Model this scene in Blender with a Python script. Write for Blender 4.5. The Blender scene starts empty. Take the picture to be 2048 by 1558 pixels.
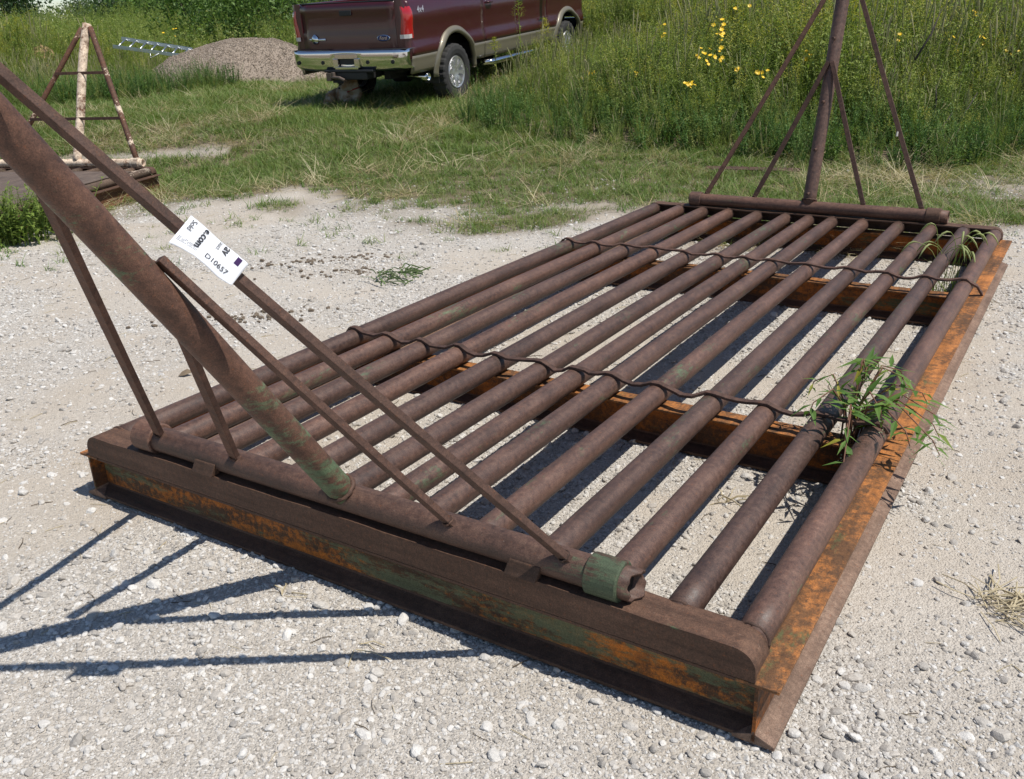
import bpy, math, random
import numpy as np
from mathutils import Vector, Matrix

random.seed(7)
rng = np.random.default_rng(11)
scn = bpy.context.scene
COL = scn.collection
PI = math.pi

# ------------------------------------------------------------------ camera
FPX, PITCH, ROLL, CAM_H = 1825.0, 0.3818, -0.0331, 1.55
F_ = np.array([0, math.cos(PITCH), -math.sin(PITCH)])
R0 = np.array([1.0, 0, 0]); U0 = np.cross(R0, F_)
R_ = math.cos(ROLL) * R0 + math.sin(ROLL) * U0
U_ = -math.sin(ROLL) * R0 + math.cos(ROLL) * U0
cd = bpy.data.cameras.new('camera'); cam = bpy.data.objects.new('camera', cd); COL.objects.link(cam)
cd.sensor_fit = 'HORIZONTAL'; cd.sensor_width = 36; cd.lens = 36 * FPX / 2048
cd.clip_start = 0.05; cd.clip_end = 2000
M = Matrix([list(v) for v in (R_, U_, -F_)]).transposed().to_4x4(); M.translation = (0, 0, CAM_H)
cam.matrix_world = M
scn.camera = cam

# ------------------------------------------------------------------ world, sun, exposure
SUN_EL, SUN_AZ = math.radians(61.7), math.radians(117.0)      # azimuth from +Y towards +X
w = bpy.data.worlds.new('World'); scn.world = w; w.use_nodes = True
nt = w.node_tree; nt.nodes.clear()
sky = nt.nodes.new('ShaderNodeTexSky'); sky.sky_type = 'NISHITA'; sky.sun_disc = False
sky.sun_elevation = SUN_EL; sky.sun_rotation = SUN_AZ; sky.air_density = .9; sky.dust_density = .1; sky.ozone_density = 1.0
bg = nt.nodes.new('ShaderNodeBackground'); bg.inputs['Strength'].default_value = 0.095
wo = nt.nodes.new('ShaderNodeOutputWorld')
nt.links.new(sky.outputs[0], bg.inputs[0]); nt.links.new(bg.outputs[0], wo.inputs[0])
sl = bpy.data.lights.new('sun', 'SUN'); sl.energy = 4.3; sl.angle = math.radians(0.53); sl.color = (1.0, 0.955, 0.88)
so = bpy.data.objects.new('sun', sl); COL.objects.link(so)
sdir = Vector((math.sin(SUN_AZ) * math.cos(SUN_EL), math.cos(SUN_AZ) * math.cos(SUN_EL), math.sin(SUN_EL)))
so.rotation_euler = (-sdir).to_track_quat('-Z', 'Y').to_euler(); so.location = sdir * 30
vs = scn.view_settings; vs.view_transform = 'Standard'; vs.look = 'None'; vs.exposure = 0.18; vs.gamma = 1.0
vs.use_curve_mapping = False
scn.cycles.max_bounces = 6; scn.cycles.transparent_max_bounces = 4
scn.cycles.diffuse_bounces = 3; scn.cycles.glossy_bounces = 3; scn.cycles.transmission_bounces = 4

# ------------------------------------------------------------------ helpers
def ray(px, py):
    d = F_ + R_ * (px - 1024) / FPX + U_ * (779 - py) / FPX
    return d / np.linalg.norm(d)
CAMP = np.array([0, 0, CAM_H])
def sstep(a, b, v):
    t = np.clip((np.asarray(v, float) - a) / (b - a), 0, 1); return t * t * (3 - 2 * t)
_lat = rng.random((64, 64))
def vnoise(x, y):
    x = np.asarray(x, float); y = np.asarray(y, float)
    xi = np.floor(x).astype(int); yi = np.floor(y).astype(int); fx = x - xi; fy = y - yi
    fx = fx * fx * (3 - 2 * fx); fy = fy * fy * (3 - 2 * fy)
    a = _lat[xi % 64, yi % 64]; b = _lat[(xi + 1) % 64, yi % 64]; c = _lat[xi % 64, (yi + 1) % 64]; d = _lat[(xi + 1) % 64, (yi + 1) % 64]
    return (a * (1 - fx) + b * fx) * (1 - fy) + (c * (1 - fx) + d * fx) * fy
def fbm(x, y, o=4):
    s = 0; a = .5; t = 0
    for i in range(o):
        s = s + a * vnoise(x * 2 ** i + 13.7 * i, y * 2 ** i + 5.1 * i); t += a; a *= .5
    return s / t
TY = [-400, 7.3, 9, 11, 13.7, 18.5, 30, 60, 900]; TH = [0, 0, .06, .25, .47, .61, .72, .85, 1.5]
def ground(x, y):
    """height of the terrain: flat gravel lot, then a low grassy rise behind it"""
    x = np.asarray(x, float); y = np.asarray(y, float)
    yy = y - 2.2 * sstep(-2.0, -3.4, x) * (1 - sstep(10.5, 13.5, y))
    h = sum(np.interp(yy + k, TY, TH) for k in (-.6, -.3, 0, .3, .6)) / 5
    h = h + .20 * sstep(13.6, 17.6, y) * sstep(-3.2, .4, x)          # the bank rises to the right, under the truck's nose
    n = (fbm(x * 1.3, y * 1.3, 3) - .62) * .03 * (1 + 2 * sstep(8, 12, y))
    return h + np.minimum(n, .002 + .05 * sstep(8, 11, y))
def hit(px, py, lift=0.0):
    """where the ray through a photo pixel meets the ground (raised by lift)"""
    d = ray(px, py); t = 1.0
    while t < 300:
        P = CAMP + d * t
        if P[2] <= float(ground(P[0], P[1])) + lift: break
        t += .02 if t < 40 else .2
    return P

def link(o, parent=None):
    COL.objects.link(o)
    if parent is not None: o.parent = parent
    return o
def mesh_data(name, V, Fc, mats=None, smooth=False, midx=None):
    me = bpy.data.meshes.new(name); me.from_pydata([tuple(map(float, v)) for v in V], [], [tuple(map(int, f)) for f in Fc])
    for m in (mats or []): me.materials.append(m)
    if midx is not None: me.polygons.foreach_set('material_index', np.asarray(midx, np.int32))
    if smooth: me.polygons.foreach_set('use_smooth', np.ones(len(me.polygons), bool))
    me.update(); return me
def mk(name, VF, mat, parent=None, smooth=False, bevel=0):
    me = mesh_data(name, VF[0], VF[1], [mat] if mat else [], smooth)
    o = link(bpy.data.objects.new(name, me), parent)
    if bevel:
        b = o.modifiers.new('bevel', 'BEVEL'); b.width = bevel; b.segments = 2; b.limit_method = 'ANGLE'
    return o
def tag(o, label, cat, group=None):
    o['label'] = label; o['category'] = cat
    if group: o['group'] = group
    return o
def empty(name, loc=(0, 0, 0), rz=0.0):
    o = bpy.data.objects.new(name, None); o.empty_display_size = .1; COL.objects.link(o)
    o.location = loc; o.rotation_euler = (0, 0, rz); return o

def merge(*L):
    V = []; Fc = []
    for v, f in L:
        k = len(V); V += [tuple(a) for a in v]; Fc += [tuple(i + k for i in q) for q in f]
    return V, Fc
def box(x0, x1, y0, y1, z0, z1):
    V = [(x, y, z) for z in (z0, z1) for y in (y0, y1) for x in (x0, x1)]
    return V, [(0, 2, 3, 1), (4, 5, 7, 6), (0, 1, 5, 4), (2, 6, 7, 3), (0, 4, 6, 2), (1, 3, 7, 5)]
def frames(P):
    P = [np.asarray(p, float) for p in P]; T = []
    for i in range(len(P)):
        a = P[min(i + 1, len(P) - 1)] - P[max(i - 1, 0)]; T.append(a / (np.linalg.norm(a) + 1e-12))
    up = np.array([0, 0, 1.0]) if abs(T[0][2]) < .9 else np.array([1.0, 0, 0])
    n = np.cross(up, T[0]); n /= np.linalg.norm(n); N = [n]
    for i in range(1, len(P)):
        n = N[-1] - T[i] * (N[-1] @ T[i]); n /= (np.linalg.norm(n) + 1e-12); N.append(n)
    return P, T, N
def tube(P, r, seg=16, cap=True, inner=None):
    """tube along a polyline; inner: wall thickness, leaves open ends as a hollow pipe"""
    P, T, N = frames(P); n = len(P)
    rr = [r] * n if np.isscalar(r) else list(r)
    V = []; Fc = []
    def rings(rad, off=0):
        for i in range(n):
            b = np.cross(T[i], N[i])
            for k in range(seg):
                a = 2 * PI * k / seg; V.append(P[i] + (N[i] * math.cos(a) + b * math.sin(a)) * rad[i])
    rings(rr)
    for i in range(n - 1):
        for k in range(seg):
            k2 = (k + 1) % seg; Fc.append((i * seg + k, i * seg + k2, (i + 1) * seg + k2, (i + 1) * seg + k))
    if inner:
        o = n * seg; rings([q - inner for q in rr])
        for i in range(n - 1):
            for k in range(seg):
                k2 = (k + 1) % seg; Fc.append((o + i * seg + k2, o + i * seg + k, o + (i + 1) * seg + k, o + (i + 1) * seg + k2))
        for k in range(seg):
            k2 = (k + 1) % seg; e = (n - 1) * seg
            Fc.append((k, o + k, o + k2, k2)); Fc.append((e + k, e + k2, o + e + k2, o + e + k))
    elif cap:
        Fc.append(tuple(range(seg - 1, -1, -1))); Fc.append(tuple((n - 1) * seg + k for k in range(seg)))
    return V, Fc
def bar(P, wid, thk, side):
    """rectangular bar along a polyline; side: the direction of its width"""
    P = [np.asarray(p, float) for p in P]; n = len(P); V = []; Fc = []
    for i in range(n):
        t = P[min(i + 1, n - 1)] - P[max(i - 1, 0)]; t /= np.linalg.norm(t)
        s = np.asarray(side, float); s = s - t * (s @ t); s /= np.linalg.norm(s); u = np.cross(t, s)
        for a, b in ((-1, -1), (1, -1), (1, 1), (-1, 1)): V.append(P[i] + s * a * wid / 2 + u * b * thk / 2)
    for i in range(n - 1):
        for k in range(4):
            k2 = (k + 1) % 4; Fc.append((i * 4 + k, i * 4 + k2, i * 4 + 4 + k2, i * 4 + 4 + k))
    Fc.append((3, 2, 1, 0)); Fc.append(tuple((n - 1) * 4 + k for k in range(4)))
    return V, Fc
def prism(poly, h, axis=0, at=0.0):
    """extrude a polygon (list of 2d points) along an axis, from at to at+h"""
    n = len(poly); V = []
    for d in (at, at + h):
        for a, b in poly: V.append({0: (d, a, b), 1: (a, d, b), 2: (a, b, d)}[axis])
    Fc = [tuple(range(n - 1, -1, -1)), tuple(range(n, 2 * n))]
    for k in range(n): Fc.append((k, (k + 1) % n, n + (k + 1) % n, n + k))
    return V, Fc
def lathe(prof, seg=32, axis=0):
    """prof: (axial, radius) pairs, closed ring of profile points"""
    V = []; Fc = []; m = len(prof)
    for k in range(seg):
        a = 2 * PI * k / seg; c, s = math.cos(a), math.sin(a)
        for x, r in prof: V.append({0: (x, r * c, r * s), 1: (r * c, x, r * s), 2: (r * c, r * s, x)}[axis])
    for k in range(seg):
        k2 = (k + 1) % seg
        for j in range(m - 1): Fc.append((k * m + j, k * m + j + 1, k2 * m + j + 1, k2 * m + j))
    return V, Fc
def icos(sub=1):
    import bmesh
    bm = bmesh.new(); bmesh.ops.create_icosphere(bm, subdivisions=sub, radius=1)
    V = np.array([v.co[:] for v in bm.verts]); Fc = [tuple(v.index for v in f.verts) for f in bm.faces]; bm.free()
    return V, Fc

# ------------------------------------------------------------------ material helpers
def new_mat(name):
    m = bpy.data.materials.new(name); m.use_nodes = True; t = m.node_tree; t.nodes.clear()
    out = t.nodes.new('ShaderNodeOutputMaterial'); b = t.nodes.new('ShaderNodeBsdfPrincipled')
    t.links.new(b.outputs[0], out.inputs[0]); return m, t, b, out
def nd(t, typ, **kw):
    n = t.nodes.new(typ)
    for k, v in kw.items():
        if k in n.inputs: n.inputs[k].default_value = v
        else: setattr(n, k, v)
    return n
def L(t, a, b): t.links.new(a, b)
def ramp(t, src, stops, interp='LINEAR'):
    r = t.nodes.new('ShaderNodeValToRGB'); r.color_ramp.interpolation = interp
    e = r.color_ramp.elements
    while len(e) < len(stops): e.new(.5)
    for q, (p, c) in zip(e, stops):
        q.position = p; q.color = (c, c, c, 1) if np.isscalar(c) else (*c, 1)
    L(t, src, r.inputs[0]); return r.outputs[0]
def mix(t, fac, a, b, blend='MIX'):
    m = t.nodes.new('ShaderNodeMix'); m.data_type = 'RGBA'; m.blend_type = blend
    for i, v in ((0, fac), (6, a), (7, b)):
        if hasattr(v, 'is_output') or hasattr(v, 'links'): L(t, v, m.inputs[i])
        else: m.inputs[i].default_value = v if i == 0 else (*v, 1)
    return m.outputs[2]
def noise(t, vec, scale, detail=4, rough=.6, dist=0.0):
    n = nd(t, 'ShaderNodeTexNoise', Scale=scale, Detail=detail, Roughness=rough, Distortion=dist)
    if vec is not None: L(t, vec, n.inputs['Vector'])
    return n.outputs['Fac']
def coords(t, rnd=True, stretch=None):
    tc = nd(t, 'ShaderNodeTexCoord'); v = tc.outputs['Object']
    if rnd:
        oi = nd(t, 'ShaderNodeObjectInfo'); mm = nd(t, 'ShaderNodeVectorMath', operation='MULTIPLY')
        mm.inputs[0].default_value = (13.1, 7.7, 21.3); L(t, oi.outputs['Random'], mm.inputs[1])
        a = nd(t, 'ShaderNodeVectorMath', operation='ADD'); L(t, v, a.inputs[0]); L(t, mm.outputs[0], a.inputs[1]); v = a.outputs[0]
    if stretch:
        mp = nd(t, 'ShaderNodeMapping'); mp.inputs['Scale'].default_value = stretch; L(t, v, mp.inputs[0]); v = mp.outputs[0]
    return v
def bump(t, b, h, strength=.3, dist=.01):
    bn = nd(t, 'ShaderNodeBump', Strength=strength, Distance=dist); L(t, h, bn.inputs['Height']); L(t, bn.outputs[0], b.inputs['Normal'])
def plain(name, col, rough=.5, metal=0.0, vary=.15, scale=30, bmp=0.0, coat=0.0):
    m, t, b, o = new_mat(name); v = coords(t)
    f = noise(t, v, scale, 5)
    L(t, mix(t, f, [c * (1 - vary) for c in col], [min(1, c * (1 + vary)) for c in col]), b.inputs['Base Color'])
    b.inputs['Roughness'].default_value = rough; b.inputs['Metallic'].default_value = metal; b.inputs['Coat Weight'].default_value = coat
    if bmp: bump(t, b, noise(t, v, scale * 4, 4), bmp, .005)
    return m
def rust(name, cols=((.042, .025, .021), (.088, .052, .042), (.135, .083, .066)), green=None, paint=None, paint_amt=0.0, gcol=(.065, .125, .07), tone=1.0, gscale=3.2, dust=.35, streak='y', gloss=0.0):
    """weathered steel: mottled rust, optional worn paint coat and green over-paint"""
    m, t, b, o = new_mat(name); v = coords(t)
    n1 = noise(t, v, 5, 8, .62); n2 = noise(t, v, 55, 6, .7); n3 = noise(t, v, 240, 3, .6)
    c = ramp(t, mixf(t, n1, n2, .58), [(.34, [k * tone for k in cols[0]]), (.5, [k * tone for k in cols[1]]), (.66, [k * tone for k in cols[2]])])
    sp = ramp(t, noise(t, v, 90, 4, .7), [(.60, 0.0), (.72, 1.0)])
    c = mix(t, mulf(t, sp, .5), c, (.19 * tone, .075 * tone, .03 * tone))
    pv = nd(t, 'ShaderNodeMapping'); pv.inputs['Scale'].default_value = (1, .38, 1.5) if streak == 'y' else (.38, 1, 1.5); L(t, v, pv.inputs[0]); pv = pv.outputs[0]
    if paint:
        pm = ramp(t, addf(t, noise(t, pv, 4.5, 10, .68), mulf(t, noise(t, v, 45, 7, .75), .75)), [(.875 + paint_amt * .14 - .07, 0.0), (.875 + paint_amt * .14 + .09, 1.0)])
        pc = mix(t, n1, [k * .75 for k in paint], [k * 1.15 for k in paint])
        c = mix(t, pm, c, pc)
        st_ = ramp(t, noise(t, v, 11, 7, .7), [(.50, 0.0), (.68, .75)]); c = mix(t, st_, c, [k * .75 for k in cols[1]])
    if green is not None:
        mp = nd(t, 'ShaderNodeMapping'); mp.inputs['Location'].default_value = (3.3, 8.1, 1.7); L(t, pv, mp.inputs[0])
        gm = ramp(t, addf(t, noise(t, mp.outputs[0], gscale * 1.3, 9, .66), mulf(t, noise(t, mp.outputs[0], 60, 5, .75), .45)), [(.725 + green * .11 - .02, 0.0), (.725 + green * .11 + .06, 1.0)])
        c = mix(t, mulf(t, gm, .9), c, mix(t, n2, [k * .8 for k in gcol], [k * 1.35 for k in gcol]))
    # every piece its own shade, with streaks where water ran along it
    sv = nd(t, 'ShaderNodeMapping'); sv.inputs['Scale'].default_value = (34, 2.2, 34) if streak == 'y' else (2.2, 34, 34); L(t, v, sv.inputs[0])
    c = mix(t, 1.0, c, ramp(t, noise(t, sv.outputs[0], 1.0, 5, .65), [(.28, .62), (.50, 1.0), (.74, 1.28)]), 'MULTIPLY')
    oi = nd(t, 'ShaderNodeObjectInfo'); c = mix(t, 1.0, c, ramp(t, oi.outputs['Random'], [(0, (.90, .80, .72)), (.5, (1.13, .97, .85)), (1, (1.33, 1.10, .93))]), 'MULTIPLY')
    c = mix(t, 1.0, c, ramp(t, noise(t, v, 320, 3, .8), [(.32, .55), (.5, 1.0), (.70, 1.38)]), 'MULTIPLY')      # pitted scale
    # pale dust and lichen specks, as on any steel that lies outdoors
    dm = ramp(t, noise(t, v, 150, 2, .5), [(.70, 0.0), (.78, 1.0)])
    c = mix(t, mulf(t, dm, dust), c, (.24 * tone, .20 * tone, .165 * tone))
    L(t, c, b.inputs['Base Color'])
    L(t, ramp(t, n2, [(.3, .60 - gloss), (.7, .84 - gloss)]), b.inputs['Roughness'])
    b.inputs['Specular IOR Level'].default_value = .35 + gloss
    bump(t, b, addf(t, n2, mulf(t, n3, .5)), .45, .0025)
    return m
def mixf(t, a, b, f):
    m = nd(t, 'ShaderNodeMix'); m.data_type = 'FLOAT'; m.inputs[0].default_value = f; L(t, a, m.inputs[2]); L(t, b, m.inputs[3]); return m.outputs[0]
def mulf(t, a, k):
    m = nd(t, 'ShaderNodeMath', operation='MULTIPLY'); L(t, a, m.inputs[0])
    if hasattr(k, 'links'): L(t, k, m.inputs[1])
    else: m.inputs[1].default_value = k
    return m.outputs[0]
def addf(t, a, b):
    m = nd(t, 'ShaderNodeMath', operation='ADD'); L(t, a, m.inputs[0])
    if hasattr(b, 'links'): L(t, b, m.inputs[1])
    else: m.inputs[1].default_value = b
    return m.outputs[0]
def leaf_mat(name, stops, trans=.3, rough=.55, val=(.75, 1.25)):
    """foliage: colour differs from clump to clump and along each leaf; some light passes through"""
    m, t, b, out = new_mat(name)
    oi = nd(t, 'ShaderNodeObjectInfo'); c = ramp(t, oi.outputs['Random'], stops)
    geo = nd(t, 'ShaderNodeNewGeometry'); tc = nd(t, 'ShaderNodeTexCoord')
    n = noise(t, tc.outputs['Object'], 9, 3); ri = addf(t, mulf(t, geo.outputs['Random Per Island'], .6), mulf(t, n, .5))
    g = ramp(t, ri, [(.1, val[0]), (.9, val[1])])
    c = mix(t, 1.0, c, g, 'MULTIPLY')
    L(t, c, b.inputs['Base Color']); b.inputs['Roughness'].default_value = rough; b.inputs['Specular IOR Level'].default_value = .3
    tr = nd(t, 'ShaderNodeBsdfTranslucent'); L(t, mix(t, 1.0, c, (1.25, 1.35, .7), 'MULTIPLY'), tr.inputs[0])
    ms = nd(t, 'ShaderNodeMixShader'); ms.inputs[0].default_value = trans
    L(t, b.outputs[0], ms.inputs[1]); L(t, tr.outputs[0], ms.inputs[2]); L(t, ms.outputs[0], out.inputs[0])
    return m

# ------------------------------------------------------------------ scattering (uncountable stuff only)
def proto(name, VF, mat, smooth=False, midx=None):
    me = mesh_data(name, VF[0], VF[1], mat if isinstance(mat, list) else [mat], smooth, midx)
    return bpy.data.objects.new(name, me)
def scatter(name, protos, pos, rot, scl, idx, parent=None):
    """one stuff object: a cloud of points, each showing one of the little meshes"""
    pc = bpy.data.collections.new(name + '_source')
    for i, o in enumerate(protos): o.name = '%s_%02d' % (name, i); pc.objects.link(o)
    me = bpy.data.meshes.new(name); me.vertices.add(len(pos)); me.vertices.foreach_set('co', np.asarray(pos, np.float32).ravel())
    a = me.attributes.new('rot', 'FLOAT_VECTOR', 'POINT'); a.data.foreach_set('vector', np.asarray(rot, np.float32).ravel())
    a = me.attributes.new('scl', 'FLOAT_VECTOR', 'POINT'); s = np.asarray(scl, np.float32)
    a.data.foreach_set('vector', (np.repeat(s[:, None], 3, 1) if s.ndim == 1 else s).ravel())
    a = me.attributes.new('idx', 'INT', 'POINT'); a.data.foreach_set('value', np.asarray(idx, np.int32))
    o = link(bpy.data.objects.new(name, me), parent); o['kind'] = 'stuff'
    g = bpy.data.node_groups.new(name, 'GeometryNodeTree')
    g.interface.new_socket('Geometry', in_out='INPUT', socket_type='NodeSocketGeometry'); g.interface.new_socket('Geometry', in_out='OUTPUT', socket_type='NodeSocketGeometry')
    gi = g.nodes.new('NodeGroupInput'); go = g.nodes.new('NodeGroupOutput'); ip = g.nodes.new('GeometryNodeInstanceOnPoints')
    ci = g.nodes.new('GeometryNodeCollectionInfo'); ci.inputs['Collection'].default_value = pc
    ci.inputs['Separate Children'].default_value = True; ci.inputs['Reset Children'].default_value = True
    def attr(nm, ty):
        q = g.nodes.new('GeometryNodeInputNamedAttribute'); q.data_type = ty; q.inputs['Name'].default_value = nm
        return [s for s in q.outputs if s.enabled and s.name == 'Attribute'][0]
    g.links.new(gi.outputs[0], ip.inputs['Points']); g.links.new(ci.outputs[0], ip.inputs['Instance'])
    ip.inputs['Pick Instance'].default_value = True
    g.links.new(attr('idx', 'INT'), ip.inputs['Instance Index']); g.links.new(attr('scl', 'FLOAT_VECTOR'), ip.inputs['Scale'])
    e = g.nodes.new('FunctionNodeEulerToRotation'); g.links.new(attr('rot', 'FLOAT_VECTOR'), e.inputs[0]); g.links.new(e.outputs[0], ip.inputs['Rotation'])
    g.links.new(ip.outputs[0], go.inputs[0])
    o.modifiers.new('scatter', 'NODES').node_group = g
    return o

# ================================================================== the setting
# where the gravel of the lot gives way to grass (world metres)
EDGE = np.array([(-40, 5.0), (-9, 6.3), (-6, 7.2), (-4.3, 7.9), (-3.1, 8.5), (-1.8, 8.3), (-.6, 8.0), (.45, 7.25), (1.2, 6.9), (2.2, 6.7), (3.1, 6.3), (4.0, 6.6), (5.5, 6.6), (40, 6.0)])
def edge_y(x): return np.interp(x, EDGE[:, 0], EDGE[:, 1])
def soil(x, y):
    """0 on the gravel lot, 1 well inside the grass"""
    s = np.clip((y - edge_y(x) + (fbm(x * 1.1, y * 1.1, 4) - .5) * 3.0) / .9 + .4, 0, 1)
    wear = np.exp(-(((x - 4.6) / .8) ** 2 + ((y - 8.3) / .55) ** 2)) * .5 + np.exp(-((y - 11.6 - .1 * (x + 5)) / .22) ** 2) * (x < -3.4) * .6
    return s * (1 - np.clip(wear, 0, 1) * (y < 14))
def stony(x, y):
    """1 where loose stone lies thick, 0 where the lot is packed dust"""
    pch = fbm(x * .9 + 3, y * .9, 4) + .22 * (fbm(x * 5, y * 5, 2) - .5)
    ridge = np.exp(-((y - (5.35 + .12 * x)) / .20) ** 2) * (x < -.3) * .9 + np.exp(-((y - 6.9) / .45) ** 2) * .7 + .62 * sstep(2.5, 1.9, y + .25 * x) + .35 * sstep(1.9, 2.6, x) * (y < 4)
    dust = np.exp(-(((x + 2.0) / 1.1) ** 2 + ((y - 3.7) / .9) ** 2)) * .6 + np.exp(-(((x - 1.7) / .55) ** 2 + ((y - 3.4) / .9) ** 2)) * .5 + np.exp(-(((x + .6) / 1.2) ** 2 + ((y - 6.2) / .5) ** 2)) * .5
    return np.clip(sstep(.44, .60, pch) * .9 + ridge - dust, 0, 1)
def axis_pts(a, b, st, far, gr=1.22):
    c = list(np.arange(a, b + 1e-6, st)); s = st
    while c[-1] < far: s *= gr; c.append(c[-1] + s)
    s = st; lo = []
    p_ = a
    while p_ > -far: s *= gr; p_ -= s; lo.append(p_)
    return np.array(lo[::-1] + c)
gx = axis_pts(-7, 6.5, .075, 700); gy = axis_pts(.8, 15, .075, 900)
GX, GY = np.meshgrid(gx, gy, indexing='ij'); GZ = ground(GX, GY)
nx, ny = GX.shape; ii = (np.arange(nx - 1)[:, None] * ny + np.arange(ny - 1)).ravel()
me = bpy.data.meshes.new('ground')
me.from_pydata(np.stack([GX, GY, GZ], -1).reshape(-1, 3).tolist(), [], np.stack([ii, ii + ny, ii + ny + 1, ii + 1], -1).tolist())
at = me.attributes.new('soil', 'FLOAT', 'POINT'); at.data.foreach_set('value', soil(GX, GY).ravel().astype(np.float32))
at = me.attributes.new('stony', 'FLOAT', 'POINT'); at.data.foreach_set('value', stony(GX, GY).ravel().astype(np.float32))
me.polygons.foreach_set('use_smooth', np.ones(len(me.polygons), bool))
gmat, t, b, out = new_mat('gravel_and_soil')
tc = nd(t, 'ShaderNodeTexCoord'); v = tc.outputs['Object']
an = nd(t, 'ShaderNodeAttribute', attribute_name='soil')
an2 = nd(t, 'ShaderNodeAttribute', attribute_name='stony')
vo = nd(t, 'ShaderNodeTexVoronoi', Scale=62.0); vo.feature = 'F1'; L(t, v, vo.inputs['Vector'])
vo2 = nd(t, 'ShaderNodeTexVoronoi', Scale=150.0); L(t, v, vo2.inputs['Vector'])
big = noise(t, v, .8, 5, .6); mid = noise(t, v, 9, 6, .65); fine = noise(t, v, 130, 5, .7)
dust = mix(t, mid, (.50, .435, .355), (.63, .56, .475))
dust = mix(t, ramp(t, big, [(.40, 0.0), (.62, .8)]), dust, (.49, .415, .33))
st = mix(t, 1.0, (.60, .56, .505), ramp(t, vo2.outputs['Color'], [(.0, .50), (1., 1.30)]), 'MULTIPLY')
gm = mulf(t, ramp(t, mixf(t, noise(t, v, 2.3, 5, .6), fine, .5), [(.38, .2), (.56, 1.0)]), ramp(t, an2.outputs['Fac'], [(0, .42), (.8, .9)]))
dust = mix(t, ramp(t, an2.outputs['Fac'], [(.1, 0.0), (.8, .75)]), dust, mix(t, mid, (.41, .365, .31), (.52, .47, .405)))
grv = mix(t, gm, dust, st)
grv = mix(t, ramp(t, noise(t, v, 34, 4, .7), [(.62, 0.0), (.75, .5)]), grv, (.30, .25, .195))
dirt = mix(t, mid, (.15, .115, .075), (.25, .20, .14))
L(t, mix(t, an.outputs['Fac'], grv, dirt), b.inputs['Base Color'])
b.inputs['Roughness'].default_value = .95; b.inputs['Specular IOR Level'].default_value = .15
hgt = addf(t, mulf(t, noise(t, v, 300, 2, .6), .3), addf(t, mulf(t, ramp(t, vo2.outputs['Distance'], [(.0, 1.0), (.6, 0.0)]), .5), addf(t, mulf(t, fine, .7), mulf(t, noise(t, v, 30, 5, .7), 1.3))))
bump(t, b, hgt, .9, .0075)
me.materials.append(gmat)
gob = link(bpy.data.objects.new('ground', me)); gob['kind'] = 'structure'

# ------------------------------------------------------------------ loose gravel: stones too many to count
def stone_mat(name, lo, hi):
    m, t, b, o = new_mat(name); oi = nd(t, 'ShaderNodeObjectInfo'); tc = nd(t, 'ShaderNodeTexCoord')
    n = noise(t, tc.outputs['Object'], 2.2, 5, .7)
    c = ramp(t, oi.outputs['Random'], [(0, lo), (.3, [(a * .6 + b_ * .4) * q for a, b_, q in zip(lo, hi, (1.04, 1, .95))]), (.65, [a * .35 + b_ * .65 for a, b_ in zip(lo, hi)]), (1, hi)])
    L(t, mix(t, 1.0, c, ramp(t, n, [(.25, .72), (.75, 1.15)]), 'MULTIPLY'), b.inputs['Base Color'])
    b.inputs['Roughness'].default_value = .9; b.inputs['Specular IOR Level'].default_value = .2
    bump(t, b, noise(t, tc.outputs['Object'], 6, 4, .7), .35, .12)
    return m
STONE = stone_mat('limestone_chips', (.38, .355, .325), (.77, .74, .695))
def stone(seed, sub=2):
    r = np.random.default_rng(seed); V, Fc = icos(sub)
    for _ in range(9):                                             # knock flat facets off, as in crushed stone
        n = r.normal(size=3); n /= np.linalg.norm(n); d = r.uniform(.55, .9); q = V @ n
        V = V - np.outer(np.maximum(q - d, 0) * .92, n)
    V = V * (r.uniform(.75, 1.25), r.uniform(.65, 1.0), r.uniform(.45, .75))
    return V.tolist(), Fc
stones = [proto('stone', stone(i), STONE) for i in range(10)]
def sample(n, x0, x1, y0, y1): return rng.uniform(x0, x1, n), rng.uniform(y0, y1, n)
SX, SY, SS = [], [], []
# (count, x range, y range, median half size, spread)
for n, X0, X1, Y0, Y1, med, sp in ((190000, -3.8, 3.8, 1.25, 3.4, .0036, .42), (28000, -3.9, 3.9, 1.25, 3.6, .0078, .38), (1250, -3.9, 3.9, 1.25, 3.6, .0150, .22), (150000, -5.7, 5.7, 3.2, 6.5, .0052, .42),
                                   (19000, -5.7, 5.7, 3.3, 6.5, .0095, .36), (58000, -7, 6.5, 6.2, 9.8, .0066, .4), (8000, -7, 6.5, 6.2, 9.8, .0115, .35)):
    x, y = sample(n, X0, X1, Y0, Y1)
    keep = np.abs(x) < .62 * y + 1.8
    pr = np.clip(.17 + .83 * stony(x, y), 0, 1) * (1 - .85 * soil(x, y))
    keep &= rng.random(n) < pr
    x, y = x[keep], y[keep]
    SX.append(x); SY.append(y); SS.append(np.clip(med * np.exp(rng.normal(0, sp, len(x))), .0022, .030))
SX, SY, SS = map(np.concatenate, (SX, SY, SS))
n = len(SX)
scatter('loose_gravel', stones, np.stack([SX, SY, ground(SX, SY) + SS * rng.uniform(-.25, .30, n)], -1),
        np.stack([rng.normal(0, .35, n), rng.normal(0, .35, n), rng.uniform(0, 6.28, n)], -1), SS, rng.integers(0, 10, n))

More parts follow.
